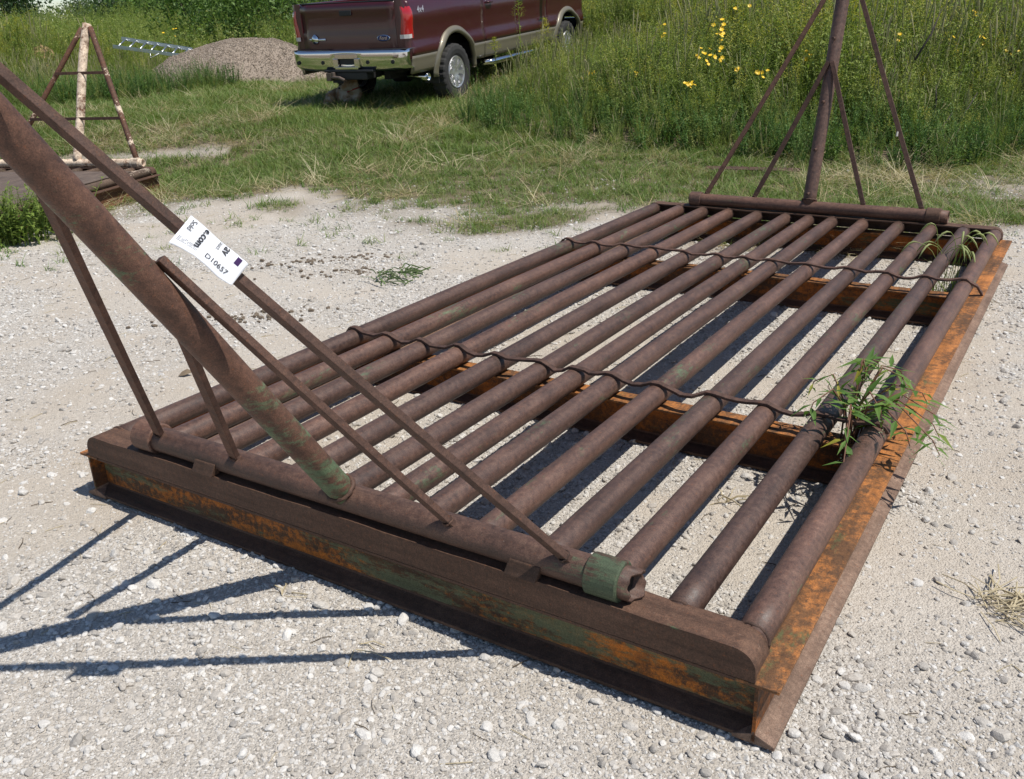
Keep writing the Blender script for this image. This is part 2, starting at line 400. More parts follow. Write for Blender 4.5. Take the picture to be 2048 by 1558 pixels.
# ================================================================== the cattle guards
RUST = rust('rusty_pipe', ((.040, .026, .022), (.085, .054, .045), (.130, .086, .070)), green=1.25, gcol=(.075, .115, .07), tone=1.08, gloss=.18)
RUST_X = rust('rusty_hinge_pipe', ((.045, .028, .023), (.092, .056, .045), (.14, .09, .07)), green=1.25, gcol=(.075, .115, .07), tone=1.08, streak='x', gloss=.12)
RUST_WING = rust('rusty_pipe_with_green_paint', ((.046, .027, .021), (.092, .053, .040), (.14, .082, .060)), green=.62, gcol=(.085, .15, .09), tone=1.1, gscale=2.4, gloss=.1)
RUST_BAR = rust('rusty_flat_bar', ((.040, .025, .020), (.078, .048, .039), (.115, .073, .058)), tone=1.1)
PLATE = rust('rusty_plate', ((.048, .030, .022), (.085, .054, .040), (.125, .083, .062)), green=1.7, tone=1.05, streak='x')
FLOOR_FLANGE = rust('dusty_rust_flange', ((.09, .064, .050), (.16, .117, .094), (.25, .195, .16)), green=2.2, tone=1.2, dust=.6)
SIDE_TOP = rust('orange_flange_worn', ((.05, .034, .023), (.105, .062, .034), (.17, .095, .045)), paint=(.37, .17, .055), paint_amt=.15, green=1.3, gcol=(.08, .10, .05))
WEB = rust('orange_and_green_web', ((.035, .023, .017), (.075, .045, .027), (.12, .066, .034)), paint=(.46, .165, .026), paint_amt=.35, green=.0, gcol=(.095, .125, .075), streak='x')
WEB_IN = rust('orange_web', ((.035, .022, .016), (.08, .042, .022), (.15, .068, .027)), paint=(.36, .125, .02), paint_amt=.0, green=1.0, gcol=(.05, .085, .05), streak='x')
SLEEVE = rust('green_painted_sleeve', ((.045, .028, .023), (.092, .056, .045), (.14, .09, .07)), green=-1.0, gcol=(.065, .105, .068), streak='x')
GW, GL, HB, HT = 2.43, 4.88, .168, .250
PR = .0412
PXS = [.05, .232, .430, .633, .850, 1.052, 1.210, 1.374, 1.583, 1.790, 1.984, 2.175, 2.369]   # rail distances from the right edge
def ibeam(root, axis, at, a0, a1, mats, wid=.10, height=HB, th=.009, ins=0.0):
    """I-beam under the rails; axis 'x' or 'y'; at: place of its web"""
    def bx(u0, u1, z0, z1):
        return box(a0, a1, at + u0, at + u1, z0, z1) if axis == 'x' else box(at + u0, at + u1, a0, a1, z0, z1)
    w_ = mk('support_beam', bx(-.004, .004, th + ins, height - th - ins), mats[0], root)
    mk('top_flange', bx(-wid / 2, wid / 2, height - th - ins, height - ins), mats[1], w_, bevel=.0015)
    zf = .002 + ins; sec = [(-wid / 2, zf), (wid / 2, zf), (wid / 2, zf + .010), (.0045, zf + .028), (.0045, zf + .036), (-.0045, zf + .036), (-.0045, zf + .028), (-wid / 2, zf + .010)]
    mk('bottom_flange', prism([(at + u_, z_) for u_, z_ in sec], a1 - a0, 0, a0) if axis == 'x' else prism([(at + u_, z_) for u_, z_ in sec][::-1], a1 - a0, 1, a0), mats[2], w_, bevel=.0015)
    return w_
def end_angle(root, far, mat):
    """angle iron that closes the rail ends: upright leg outside, flat leg on top, its corners rounded down to the side beam"""
    xs = np.concatenate([-GW + .006 + .055 * (1 - np.cos(np.linspace(0, PI / 2, 9))), np.linspace(-GW + .1, -.1, 40), -.006 - .055 * (1 - np.cos(np.linspace(PI / 2, 0, 9)))])
    V = []; Fc = []
    for x in xs:
        e = min(x + GW - .006, -.006 - x); drop = 0 if e >= .055 else .055 - math.sqrt(max(0, .055 ** 2 - (.055 - e) ** 2))
        wob = .0015 * math.sin(x * 9) + .001 * math.sin(x * 31)
        z1 = HT - drop + wob; z0 = HB + .0015; th = .009
        ln = .10
        sec = [(0, z0), (0, z1), (ln, z1), (ln, z1 - th), (th, z1 - th), (th, z0)]
        for y, z in sec:
            z = max(z, z0 + (0 if z == z0 else .001)); V.append((x, (GL - y) if far else y, z))
    m = 6
    for i in range(len(xs) - 1):
        for k in range(m):
            k2 = (k + 1) % m; q = (i * m + k, i * m + k2, (i + 1) * m + k2, (i + 1) * m + k); Fc.append(q if far else q[::-1])
    Fc.append(tuple(range(m))); Fc.append(tuple((len(xs) - 1) * m + k for k in range(m)))
    return mk('end_angle', (V, Fc), mat, root, bevel=.002)
def strap(root, y, mat, end_down, sag=.021):
    """hold-down strap that dips between the rails it is welded across"""
    P = []; z0 = HB + 2 * PR + .006
    P.append((-PXS[12] - .055, y + .004, z0 - .035)); P.append((-PXS[12] - .03, y, z0 - .008))
    for i in range(12, -1, -1):
        xa = -PXS[i]; j = random.uniform(-.012, .012)
        P += [(xa - .014, y + j, z0), (xa + .014, y + j, z0)]
        if i:
            xb = -PXS[i - 1]; s = sag * random.uniform(.35, 1.3)
            for q in (.3, .5, .7): P.append((xa + (xb - xa) * q, y + j + random.uniform(-.011, .011), z0 - s * math.sin(PI * q)))
    if end_down: P += [(-.022, y + .006, z0 - .012), (.012, y + .03, HB + .055), (.036, y + .055, HB + .012), (.040, y + .06, HB + .006)]
    else: P += [(-.02, y, z0 - .01), (-.004, y, z0 - .028)]
    return mk('hold_down_strap', bar(P, .027, .011, (0, 1, 0)), mat, root, smooth=False, bevel=.0015)
BORE_SHADE = plain('painted_bore_shade', (.012, .009, .007), .95)  # near-black colour standing in for the shade inside the hollow pipe
def hinge(root, y, x0, x1, mat, sleeve, rad=.042, broken=True):
    z = HT + rad + .003
    h = mk('hinge_pipe', tube([(x, y, z) for x in np.linspace(x0, x1, 30)], rad, 28, inner=.007), mat, root, smooth=True)
    if broken:                                                     # the torn, notched right-hand pipe end
        me = h.data; n = len(me.vertices) // 2
        for k in range(28):
            a = 2 * PI * k / 28; d = .007 + .013 * max(0, math.cos(a - 3.3)) + .006 * math.sin(3 * a + 1) + .004 * math.sin(7 * a)
            for o in (n - 28 + k, 2 * n - 28 + k): me.vertices[o].co.x -= max(0, d)
    mk('bore_shade_disc', tube([(x1 - .040, y, z), (x1 - .036, y, z)], rad - .0068, 20), BORE_SHADE, h)  # added dark disc: paints the shade of the open pipe end
    for a, b in ((x0 - .002 if not broken else x0 - .012, x0 + .085), (x1 - .135, x1 - .045)):
        mk('sleeve', tube([(a, y, z), (a + .004, y, z), (b - .004, y, z), (b, y, z)], [rad + .006, rad + .0105, rad + .0105, rad + .006], 32, inner=.0065), sleeve if a > -1.5 else mat, h, smooth=False)
    return h
WELD = rust('weld_bead', ((.035, .024, .02), (.07, .045, .036), (.11, .07, .055)), tone=1.0)
def weld(parent, c, ax, rad, thick=.006, squash=None):
    """lumpy ring of weld metal round a joint"""
    ax = np.asarray(ax, float); ax /= np.linalg.norm(ax); u = np.cross(ax, (0, 0, 1) if abs(ax[2]) < .9 else (1, 0, 0)); u /= np.linalg.norm(u); w_ = np.cross(ax, u); P = []; R2 = []
    for k in range(33):
        a = 2 * PI * k / 32; P.append(np.asarray(c, float) + (u * math.cos(a) + w_ * math.sin(a)) * rad + ax * random.uniform(-.002, .002)); R2.append(thick * random.uniform(.6, 1.25))
    P[-1] = P[0]; R2[-1] = R2[0]; return mk('weld_bead', tube(P, R2, 7, cap=False), WELD, parent, True)
def guard(loc, rz, M_, name='cattle_guard'):
    root = empty(name, loc, rz)
    # cross beams, then the two side beams
    for i, y in enumerate((.054, 1.385, 3.43, GL - .054)):
        mts = (M_['web_near'] if i == 0 else M_['web'], M_['plate'] if i == 0 else M_['mid_top'], M_['foot'])
        ibeam(root, 'x', y, -GW + .006, -.006, mts, ins=.003)
    ibeam(root, 'y', -.0005, .0, GL, (M_['web'], M_['side_top'], M_['side_foot']))
    ibeam(root, 'y', -GW + .0005, .0, GL, (M_['web'], M_['side_top'], M_['side_foot']))
    end_angle(root, False, M_['plate']); end_angle(root, True, M_['plate'])
    # rails
    pm = None
    for i, px in enumerate(PXS):
        if pm is None:
            ys = np.linspace(.092, GL - .092, 40)
            pm = mesh_data('rail_pipe', *tube([(.0015 * math.sin(y_ * 2.1), y_, .001 * math.sin(y_ * 3.3)) for y_ in ys], PR, 28), [M_['pipe']], True)
        o = link(bpy.data.objects.new('rail_pipe', pm), root); o.location = (-px, 0, HB + PR + .0005); o.rotation_euler = (0, 0, random.uniform(-.0012, .0012))
        for yw_ in (.098, GL - .098): weld(o, (0, yw_, 0), (0, 1, 0), PR, .005)
    return root
GM = dict(web_near=WEB, web=WEB_IN, mid_top=SIDE_TOP, foot=PLATE, side_top=SIDE_TOP, side_foot=FLOOR_FLANGE, plate=PLATE, pipe=RUST)
G0 = (0.52348751, 1.62987902, .0); GPHI = -0.573626162
g1 = tag(guard(G0, GPHI, GM), 'large rusty pipe cattle guard lying on the gravel in the foreground', 'cattle guard', 'steel cattle guards')
strap(g1, 1.375, RUST_BAR, False); strap(g1, 3.42, RUST_BAR, True, .018)
def wing(root, y0, sgn, lean, xc, xt, bases, ends, rad, mats, apex=1.58):
    """triangular end wing: a post on the hinge pipe with two pairs of braces; ends: (way up the post, off its face, sideways)"""
    z = HT + .047; c, s = math.cos(lean), math.sin(lean)
    base = np.array([xc, y0, z]); top = np.array([xt, y0 + sgn * s * apex, z + c * apex])
    ax = (top - base) / np.linalg.norm(top - base); nrm = np.cross(ax, (1, 0, 0)); nrm /= np.linalg.norm(nrm)
    if nrm[1] * sgn > 0: nrm = -nrm                                # the face turned to the rails
    post = mk('wing_post', tube([base + ax * q for q in np.linspace(.012, apex + .05, 24)], rad, 28, inner=.005), mats[0], root, smooth=True)
    weld(post, base + ax * .047, ax, rad + .001, .008)
    for bx, (t_, nb, o_) in zip(bases, ends):
        a = np.array([bx, y0, z]) + ax * .030; e = base + ax * t_ + nrm * nb + np.array([o_, 0, 0]); d = e - a
        mk('brace_bar', bar([a + d * q_ + np.array([0, 0, -.006]) * math.sin(PI * q_) for q_ in np.linspace(0, 1, 7)], .030, .019, np.cross(d, nrm)), mats[1], post, bevel=.0018)
        weld(post, a + d / np.linalg.norm(d) * .018, d, .0145, .0036)
    return post, base, ax, nrm
h1 = hinge(g1, .047, -2.14, -.306, RUST_X, SLEEVE)
for x in (-1.80, -.615):                                           # stop lugs welded in front of the hinge pipe
    V, Fc = box(x - .047, x + .047, -.012, .022, HT + .001, HT + .050); V = [(a + (.010 if c > HT + .02 else 0), b + (.014 if c > HT + .02 and b < 0 else 0), c - (.008 if b < 0 and c > HT + .02 else 0)) for a, b, c in V]
    mk('stop_lug', (V, Fc), PLATE, g1, bevel=.003)
post1, wb, wax, wn = wing(g1, .047, -1, math.radians(34.5), -1.232, -1.22, (-.495, -.845, -1.675, -2.035),
                          ((1.5, .03, .054), (.95, .050, .012), (.93, .050, -.03), (1.33, .045, -.055)), .0390, (RUST_WING, RUST_BAR))
h2 = hinge(g1, GL - .047, -2.10, -.335, RUST_X, PLATE, broken=False)
post2, b2, ax2, n2 = wing(g1, GL - .047, 1, math.radians(17), -1.235, -1.235, (-.50, -.87, -1.63, -1.99),
                          ((1.55, .0, .055), (.97, .053, .012), (.97, .053, -.012), (1.55, .0, -.055)), .044, (RUST, RUST_BAR))
# short pins sticking out of the far post
for q in (.10, .40, .72, 1.14):
    c = b2 + ax2 * q; d = np.array([0.0, -math.cos(math.radians(17)), -math.sin(math.radians(17)) * 0]); d = np.array([0, -1, .0])
    mk('step_pin', tube([c + d * .030, c + d * .095], .009, 10), RUST_BAR, post2, smooth=False)
mk('weld_patch', tube([np.array([-.735, GL - .047, HT + .047]) + ax2 * .50 + np.array([0, -.012, 0]), np.array([-.735, GL - .047, HT + .047]) + ax2 * .53 + np.array([0, -.012, 0])], .007, 8), plain('pale_weld', (.5, .47, .42)), post2)

# ------------------------------------------------------------------ second guard, farther back on the left
WHITE_P = rust('flaking_white_paint', ((.06, .034, .024), (.13, .066, .038), (.21, .10, .05)), paint=(.66, .62, .54), paint_amt=-.7)
WHITE_L = rust('rust_with_white_remnants', ((.05, .03, .023), (.10, .058, .042), (.17, .085, .05)), paint=(.62, .58, .5), paint_amt=1.25)
OLD_RAIL = rust('grey_brown_rail_with_white_remnants', ((.055, .042, .034), (.10, .078, .063), (.16, .125, .10)), paint=(.5, .46, .4), paint_amt=1.1)
GREY_RAIL = rust('grey_weathered_rail', ((.07, .058, .05), (.12, .10, .088), (.19, .165, .145)), green=2.6, tone=1.05)
RUST2 = rust('orange_brown_rust', ((.05, .028, .018), (.11, .055, .03), (.18, .085, .042)), tone=1.0)
GM2 = dict(web_near=RUST2, web=RUST2, mid_top=RUST2, foot=RUST2, side_top=PLATE, side_foot=RUST2, plate=PLATE, pipe=OLD_RAIL)
P2 = -.20; c2 = np.array([-3.71, 9.95]); o2 = c2 - GL * np.array([-math.sin(P2), math.cos(P2)])
g2 = tag(guard((o2[0], o2[1], .0), P2, GM2), 'weathered cattle guard with white flaking A-shaped wing, at left beyond the gravel', 'cattle guard', 'steel cattle guards')
V = []; Fc = []
for i, x_ in enumerate(np.linspace(-GW + .03, -.03, 26)):
    for j, y_ in enumerate(np.linspace(.02, GL - .42, 30)): V.append((x_, y_, HB + 2 * PR + .006 + .008 * float(vnoise(x_ * 5, y_ * 5))))
mk('deck_plate', (V, [(i * 30 + j, (i + 1) * 30 + j, (i + 1) * 30 + j + 1, i * 30 + j + 1) for i in range(25) for j in range(29)]), GREY_RAIL, g2).modifiers.new('t', 'SOLIDIFY').thickness = .006
hp = hinge(g2, GL - .047, -2.10, -.11, WHITE_P, WHITE_P, broken=False)
z = HT + .047; y0 = GL - .047; lean = math.radians(23)
ax = np.array([0, math.sin(lean), math.cos(lean)]); bs = np.array([-.90, y0, z])
p2 = mk('wing_post', tube([bs + ax * q + np.array([.05 * q * q * .35 + .012 * math.sin(q * 4), 0, 0]) for q in np.linspace(.01, 1.50, 24)], .046, 24), WHITE_P, g2, smooth=True)
tp = bs + ax * 1.46 + np.array([.035, 0, 0])
legs = {}
for bx_, mt, rr in ((-.19, WHITE_L, .03), (-1.72, WHITE_L, .027)):
    a = np.array([bx_, y0, z]) + ax * .03; legs[bx_] = (a, tp + np.array([.05 if bx_ > -.9 else -.05, -.01, 0]))
    mk('brace_bar', tube([a + (legs[bx_][1] - a) * q for q in np.linspace(0, 1, 12)], rr, 14), mt, p2, smooth=True)
for q in (.315, .66):
    a, b = [l[0] + (l[1] - l[0]) * q for l in (legs[-.19], legs[-1.72])]; a = a + np.array([0, -.035, 0]); b = b + np.array([0, -.035, 0])
    mk('cross_bar', bar([b, (a + b) / 2, a], .030, .012, (0, 0, 1)), RUST_BAR, p2, bevel=.001)

# ------------------------------------------------------------------ sale tag hung on the near wing's brace
TAGW = plain('white_tag_card', (.80, .81, .84), .45, vary=.02)
INK = plain('black_print', (.012, .010, .014), .5); GREYINK = plain('grey_print', (.22, .22, .24), .6); PURPLE = plain('purple_print', (.045, .012, .085), .45)
gm_ = Matrix.Translation(G0) @ Matrix.Rotation(GPHI, 4, 'Z')
def gw(l): return np.array((gm_ @ Vector(l))[:])
ba = gw(np.array([-.495, .047, HT + .047]) + wax * .03); be = gw(wb + wax * 1.5 + wn * .03 + np.array([.062, 0, 0]))
bd = (be - ba) / np.linalg.norm(be - ba)
def on_bar(px, py):                                                # the point of the bar nearest the sight line through a pixel
    d = ray(px, py); w0 = ba - CAMP; b_ = bd @ d; tt = (b_ * (d @ w0) - (bd @ w0)) / (1 - b_ * b_); return ba + bd * tt
T0, T1 = on_bar(366, 446), on_bar(482, 541)
U = T1 - T0; LU = np.linalg.norm(U); U /= LU
N = CAMP - (T0 + T1) / 2; N /= np.linalg.norm(N); N = N - U * (N @ U); N /= np.linalg.norm(N)
N = N * .93 + np.cross(U, N) * -.0; V_ = np.cross(U, N); V_ /= np.linalg.norm(V_)
if V_[2] > 0: V_ = -V_
_q = [np.array(Matrix.Rotation(a_, 3, Vector(U)) @ Vector(N)) for a_ in (-.5, .5)]           # the card faces the sun a little more than the camera
_b = max((0, 1), key=lambda i_: _q[i_] @ np.array(sdir)); _r = Matrix.Rotation((-.5, .5)[_b], 3, Vector(U)); N = _q[_b]; V_ = np.array(_r @ Vector(V_))
N /= np.linalg.norm(N)
LV = LU * .545
def tag_pt(u, v, lift=0.0):
    """u along the bar, v across the card (0 = folded over the bar's top edge, LV = free lower edge), metres"""
    uu = u / LU; vv = v / LV; vs_ = v * float(np.interp(uu, [0, .18, .36, .6, .78, 1], [1, .88, .80, .80, .82, .76]))
    off = .0225 - .006 * vv + .0022 * math.sin(uu * 6.0 + 1) * vv + .0018 * math.sin(uu * 9 + vv * 3) + .004 * uu * (1 - vv) - .004 * max(0, .06 - vv) / .06
    return T0 + U * u + V_ * (vs_ - .021) + N * (off + lift)
Vt = []; Ft = []; nu, nv = 28, 20
for i in range(nu + 1):
    for j in range(nv + 1): Vt.append(tag_pt(LU * i / nu, LV * j / nv))
for i in range(nu):
    for j in range(nv): k = i * (nv + 1) + j; Ft.append((k, k + nv + 1, k + nv + 2, k + 1))
tg = mk('sale_tag', (Vt, Ft), TAGW, None, smooth=True)
sm = tg.modifiers.new('thickness', 'SOLIDIFY'); sm.thickness = .0008; sm.offset = 1
tag(tg, 'white printed sale tag with lot number folded over the near rusty brace', 'tag')
def text_vf(s, size, bold=False):
    cu = bpy.data.curves.new('txt', 'FONT'); cu.body = s; cu.size = size; cu.resolution_u = 3; cu.offset = size * .018 if bold else 0
    ob = bpy.data.objects.new('txt', cu); COL.objects.link(ob); dg = bpy.context.evaluated_depsgraph_get()
    me = bpy.data.meshes.new_from_object(ob.evaluated_get(dg)); V = [v.co[:] for v in me.vertices]; Fc = [tuple(p.vertices) for p in me.polygons]
    bpy.data.objects.remove(ob); bpy.data.curves.remove(cu); bpy.data.meshes.remove(me); return V, Fc
def print_on_tag(s, u, v, size, ang, mat, bold=False):
    V, Fc = text_vf(s, size, bold); a = math.radians(ang); ca, sa = math.cos(a), math.sin(a)
    # text frame: x to the reading direction, y up; on the card v points down
    Q = [tag_pt(min(max(u + x * ca - y * sa, 0), LU), min(max(v - (x * sa + y * ca), 0), LV), .0014) for x, y, _ in V]
    return mk('lettering', (Q, Fc), mat, tg)
S_ = LU / 1261
print_on_tag('Sold', 70 * S_, 60 * S_, 135 * S_, -90, INK); print_on_tag('.com', 335 * S_, 125 * S_, 185 * S_, -90, INK, True); print_on_tag('e', 335 * S_, 42 * S_, 165 * S_, -90, INK, True)
print_on_tag('auct', 650 * S_, 45 * S_, 112 * S_, -90, INK); print_on_tag('av', 765 * S_, 48 * S_, 215 * S_, -90, INK, True)
print_on_tag('D10657', 580 * S_, 545 * S_, 150 * S_, -1, INK)
def tag_quad(u0, u1, v0, v1, mat, nm, lift=.0003):
    V = []; Fc = []
    for i in range(5):
        for j in range(5): V.append(tag_pt(u0 + (u1 - u0) * i / 4, v0 + (v1 - v0) * j / 4, lift))
    for i in range(4):
        for j in range(4): q = i * 5 + j; Fc.append((q, q + 5, q + 6, q + 1))
    return mk(nm, (V, Fc), mat, tg)
tag_quad(1040 * S_, 1140 * S_, 10 * S_, 240 * S_, PURPLE, 'purple_band')
fv = [((50 + 26 * j) * S_, (470 + 26 * i) * S_) for i in range(4) for j in range(15) if random.random() < .72]
V = []; Fc = []
for u0, v0 in fv:
    q = len(V); V += [tag_pt(u0, v0, .0003), tag_pt(u0 + .0020, v0, .0003), tag_pt(u0 + .0020, v0 + .0011, .0003), tag_pt(u0, v0 + .0011, .0003)]; Fc.append((q, q + 1, q + 2, q + 3))
mk('fine_print', (V, Fc), GREYINK, tg)

# ------------------------------------------------------------------ gravel pile and ladder
pb = hit(470, 168); PC = np.array([pb[0] + .15, pb[1] + 1.45])
def pile_h(x, y):
    dx, dy = (x - PC[0] + .34) / 2.22, (y - PC[1]) / 1.6; r = np.sqrt(dx * dx + dy * dy) + (fbm(x * 1.7 + 9, y * 1.7, 4) - .5) * .2
    h = .84 * np.sin(np.clip(1 - r, 0, 1) * 1.571) ** .9; k_ = np.sqrt((x - PC[0] + .75) ** 2 / .55 + (y - PC[1]) ** 2 / .8)
    return h + .05 * fbm(x * 2, y * 2, 2) * (h > .1) + .02 * fbm(x * 9, y * 9, 2)
q = 64; xs = np.linspace(PC[0] - 2.9, PC[0] + 2.2, q); ys = np.linspace(PC[1] - 1.9, PC[1] + 1.9, q)
XX, YY = np.meshgrid(xs, ys, indexing='ij'); ZZ = ground(XX, YY) + pile_h(XX, YY) - .05
PILE = plain('reddish_gravel', (.29, .235, .185), .95, vary=.3, scale=14, bmp=.3)
ix = (np.arange(q - 1)[:, None] * q + np.arange(q - 1)).ravel()
po = empty('gravel_pile', (PC[0], PC[1], 0))
mound = mk('mound', (np.stack([XX - PC[0], YY - PC[1], ZZ], -1).reshape(-1, 3), np.stack([ix, ix + q, ix + q + 1, ix + 1], -1)), PILE, po, smooth=True)
tag(po, 'heap of reddish grey gravel left of the parked truck', 'gravel pile')
PST = stone_mat('reddish_chips', (.24, .195, .155), (.42, .35, .285))
n = 26000; a = rng.uniform(0, 6.28, n); r_ = np.sqrt(rng.random(n)) * 1.0; x = PC[0] - .34 + r_ * 2.2 * np.cos(a); y = PC[1] + r_ * 1.6 * np.sin(a); kp = pile_h(x, y) > .03; x, y = x[kp], y[kp]; n = len(x)
sz = np.clip(.0105 * np.exp(rng.normal(0, .35, n)), .005, .032)
scatter('pile_stones', [proto('chip', stone(40 + i, 1), PST) for i in range(6)], np.stack([x - PC[0], y - PC[1], ground(x, y) + pile_h(x, y) - .045], -1), rng.uniform(0, 6.28, (n, 3)), sz, rng.integers(0, 6, n), po)
ALU = plain('aluminium', (.62, .64, .66), .35, 1.0, .08)
def at_depth(px, py, y):                                           # a point on a sight line at a known distance
    d = ray(px, py); return CAMP + d * (y / d[1])
ld = empty('ladder', (0, 0, 0)); tag(ld, 'aluminium ladder leaning on the back of the gravel heap', 'ladder')
yl = PC[1] + .7
A0, A1 = at_depth(226, 93, yl), at_depth(375, 113, yl - .35); B0, B1 = at_depth(243, 77, yl + .38), at_depth(385, 99, yl + .05)
for a, b in ((A0, A1), (B0, B1)): mk('side_rail', bar([a, b], .07, .028, (0, 0, 1)), ALU, ld, bevel=.004)
for s_ in np.linspace(.06, .94, 7): mk('rung', tube([A0 + (A1 - A0) * s_, B0 + (B1 - B0) * s_], .016, 10), ALU, ld, smooth=True)
mk('rope_hook', tube([A0 + (A1 - A0) * .5, A0 + (A1 - A0) * .5 + np.array([0, -.02, -.13]), A0 + (A1 - A0) * .62 + np.array([0, -.02, -.02])], .012, 8), ALU, ld, smooth=True)

# ================================================================== pickup truck (local x right, y forward from the rear bumper, z up)
TR = empty('pickup_truck'); tag(TR, 'dark red crew-cab pickup truck with tan lower body parked in the grass', 'truck')
hd = -.4925
_p = lambda y: np.array([-2.12, 13.71]) + np.array([-math.sin(hd), math.cos(hd)]) * y
_ax = [np.mean([float(ground(*(_p(y) + np.array([math.cos(hd), math.sin(hd)]) * s))) for s in (-.86, .86)]) for y in (1.30, 5.30)]
pt = math.atan((_ax[1] - _ax[0]) / 4.0); TZ = _ax[0] - 1.30 * math.sin(pt) - .005        # the wheels stand on the ground
print('truck', pt, TZ)
rt = Vector((math.cos(hd), math.sin(hd), 0)); fw = Vector((-math.sin(hd) * math.cos(pt), math.cos(hd) * math.cos(pt), math.sin(pt))); upv = rt.cross(fw)
TM = Matrix((rt, fw, upv)).transposed().to_4x4(); TM.translation = (-2.12, 13.71, TZ); TR.matrix_world = TM
def paint(name, col, rough=.28, metal=.35, coat=.8):
    m, t, b, o = new_mat(name); v = coords(t, False)
    d = noise(t, v, 3.0, 6, .6); L(t, mix(t, d, [c * .9 for c in col], [c * 1.08 for c in col]), b.inputs['Base Color'])
    L(t, ramp(t, d, [(.3, rough), (.8, rough + .14)]), b.inputs['Roughness']); b.inputs['Metallic'].default_value = metal
    b.inputs['Coat Weight'].default_value = coat; b.inputs['Coat Roughness'].default_value = .08
    return m
RED = paint('dark_red_paint', (.058, .007, .010), .3, .12, .6); TAN = paint('tan_paint', (.20, .175, .125), .35, .3, .4)
CHROME = plain('chrome', (.72, .72, .74), .10, 1.0, .04); BLACKP = plain('black_plastic', (.018, .018, .02), .6); DARK = plain('underbody', (.012, .012, .013), .8)
TYRE = plain('tyre_rubber', (.030, .029, .028), .85, vary=.35, scale=12); ALLOY = plain('alloy_wheel', (.80, .80, .81), .34, .85, .06)
LENS = plain('red_lens', (.42, .010, .012), .18, vary=.1, coat=.8); CLEAR = plain('clear_lens', (.62, .58, .56), .2, coat=.6); GLASS = plain('tinted_glass', (.015, .02, .022), .06, vary=.05, coat=.6)
BLUE = plain('blue_enamel', (.010, .03, .12), .25); SEAM = plain('panel_gap', (.006, .004, .004), .8)
RA, WB = 1.30, 4.0; FA = RA + WB; WR = .405
def side_x(z):                                                     # half width of the body at each height
    return float(np.interp(z, [.45, .56, .70, .745, .80, .86, .93, 1.1, 1.22, 1.30, 1.40, 1.46], [.935, .972, .985, 1.0, 1.004, .995, .976, .980, .995, .990, .965, .935]))
def panel(y0, y1, z0, z1, arches=(), nz=None, ny=26, ztop=None):
    """curved body-side skin with wheel-arch cut-outs; quads whose corners stop at the arch edge"""
    ys = sorted(set(np.round(np.linspace(y0, y1, ny), 4).tolist() + [round(c + r * math.cos(a), 4) for c, cz, r in arches for a in np.linspace(0, PI, 25) if y0 <= c + r * math.cos(a) <= y1]))
    zs0 = nz if nz is not None else 16
    V = []; Fc = []; ok = []
    for y in ys:
        lo = z0
        for c, cz, r in arches:
            if abs(y - c) < r - 1e-6: lo = max(lo, cz + math.sqrt(r * r - (y - c) ** 2))
        hi = z1 if ztop is None else ztop(y); ok.append(lo < hi - .002); lo = min(lo, hi - .002)
        for j in range(zs0 + 1):
            z_ = lo + (hi - lo) * j / zs0; V.append((side_x(z_), y, z_))
    m = zs0 + 1
    for i in range(len(ys) - 1):
        if not (ok[i] or ok[i + 1]): continue
        for j in range(zs0): Fc.append((i * m + j, (i + 1) * m + j, (i + 1) * m + j + 1, i * m + j + 1))
    us = sorted({i for f in Fc for i in f}); mp_ = {o: n for n, o in enumerate(us)}
    return [V[i] for i in us], [tuple(mp_[i] for i in f) for f in Fc]
def mirror(VF): return [(-x, y, z) for x, y, z in VF[0]], [f[::-1] for f in VF[1]]
def both(name, VF, mat, smooth=True, sol=0.0, parent=TR):
    r = []
    for q in (VF, mirror(VF)):
        o = mk(name, q, mat, parent, smooth); r.append(o)
        if sol: s_ = o.modifiers.new('t', 'SOLIDIFY'); s_.thickness = sol; s_.offset = -1
    return r
AR = .545; ACZ = .42
arR = [(RA, ACZ, AR)]; arF = [(FA, ACZ, AR)]
ZB = .735
both('bed_side', panel(.13, 2.18, ZB, 1.455, arR), RED, True, .03)
for y0, y1 in ((.13, RA - .40), (RA + .40, 2.18)): both('bed_side_trim', panel(y0, y1, .50, ZB, arR, nz=5), TAN, True, .03)
for y0, y1, nm in ((2.20, 3.28, 'rear_door'), (3.295, 4.42, 'front_door')):
    ds = both(nm, panel(y0, y1, ZB, 1.44, ()), RED, True, .04)
    both('door_trim', panel(y0, y1, .50, ZB, (), nz=5), TAN, True, .03)
    for s_, d in zip((1, -1), ds):
        V, Fc = tube([(s_ * 1.012, y0 + .07, 1.285), (s_ * 1.03, y0 + .11, 1.29), (s_ * 1.03, y0 + .21, 1.29), (s_ * 1.012, y0 + .25, 1.285)], .016, 8); mk('door_handle', (V, Fc), RED, d, True)
both('front_fender', panel(4.435, 6.0, ZB, 1.42, arF, ztop=lambda y: 1.42 - .10 * max(0, (y - 5.2) / .8) ** 2), RED, True, .03)
for y0, y1 in ((4.435, FA - .40), (FA + .40, 6.0)): both('front_fender_trim', panel(y0, y1, .50, ZB, arF, nz=5), TAN, True, .03)
def flare(c):
    V = []; Fc = []; sec = [(0.0, -.004), (.018, .012), (.045, .036), (.070, .038), (.088, .022), (.086, -.02)]
    an = np.linspace(math.radians(-16), math.radians(196), 34)
    for a in an:
        for dr, dx in sec:
            r = AR + .070 - dr; z_ = ACZ + r * math.sin(a); z_ = max(z_, .40); V.append((side_x(min(max(z_, .5), 1.0)) + dx, c + r * math.cos(a), z_))
    m = len(sec)
    for i in range(len(an) - 1):
        for j in range(m - 1): Fc.append((i * m + j, i * m + j + 1, (i + 1) * m + j + 1, (i + 1) * m + j))
    return V, Fc
for c in (RA, FA): both('fender_flare', flare(c), TAN, True, .006)
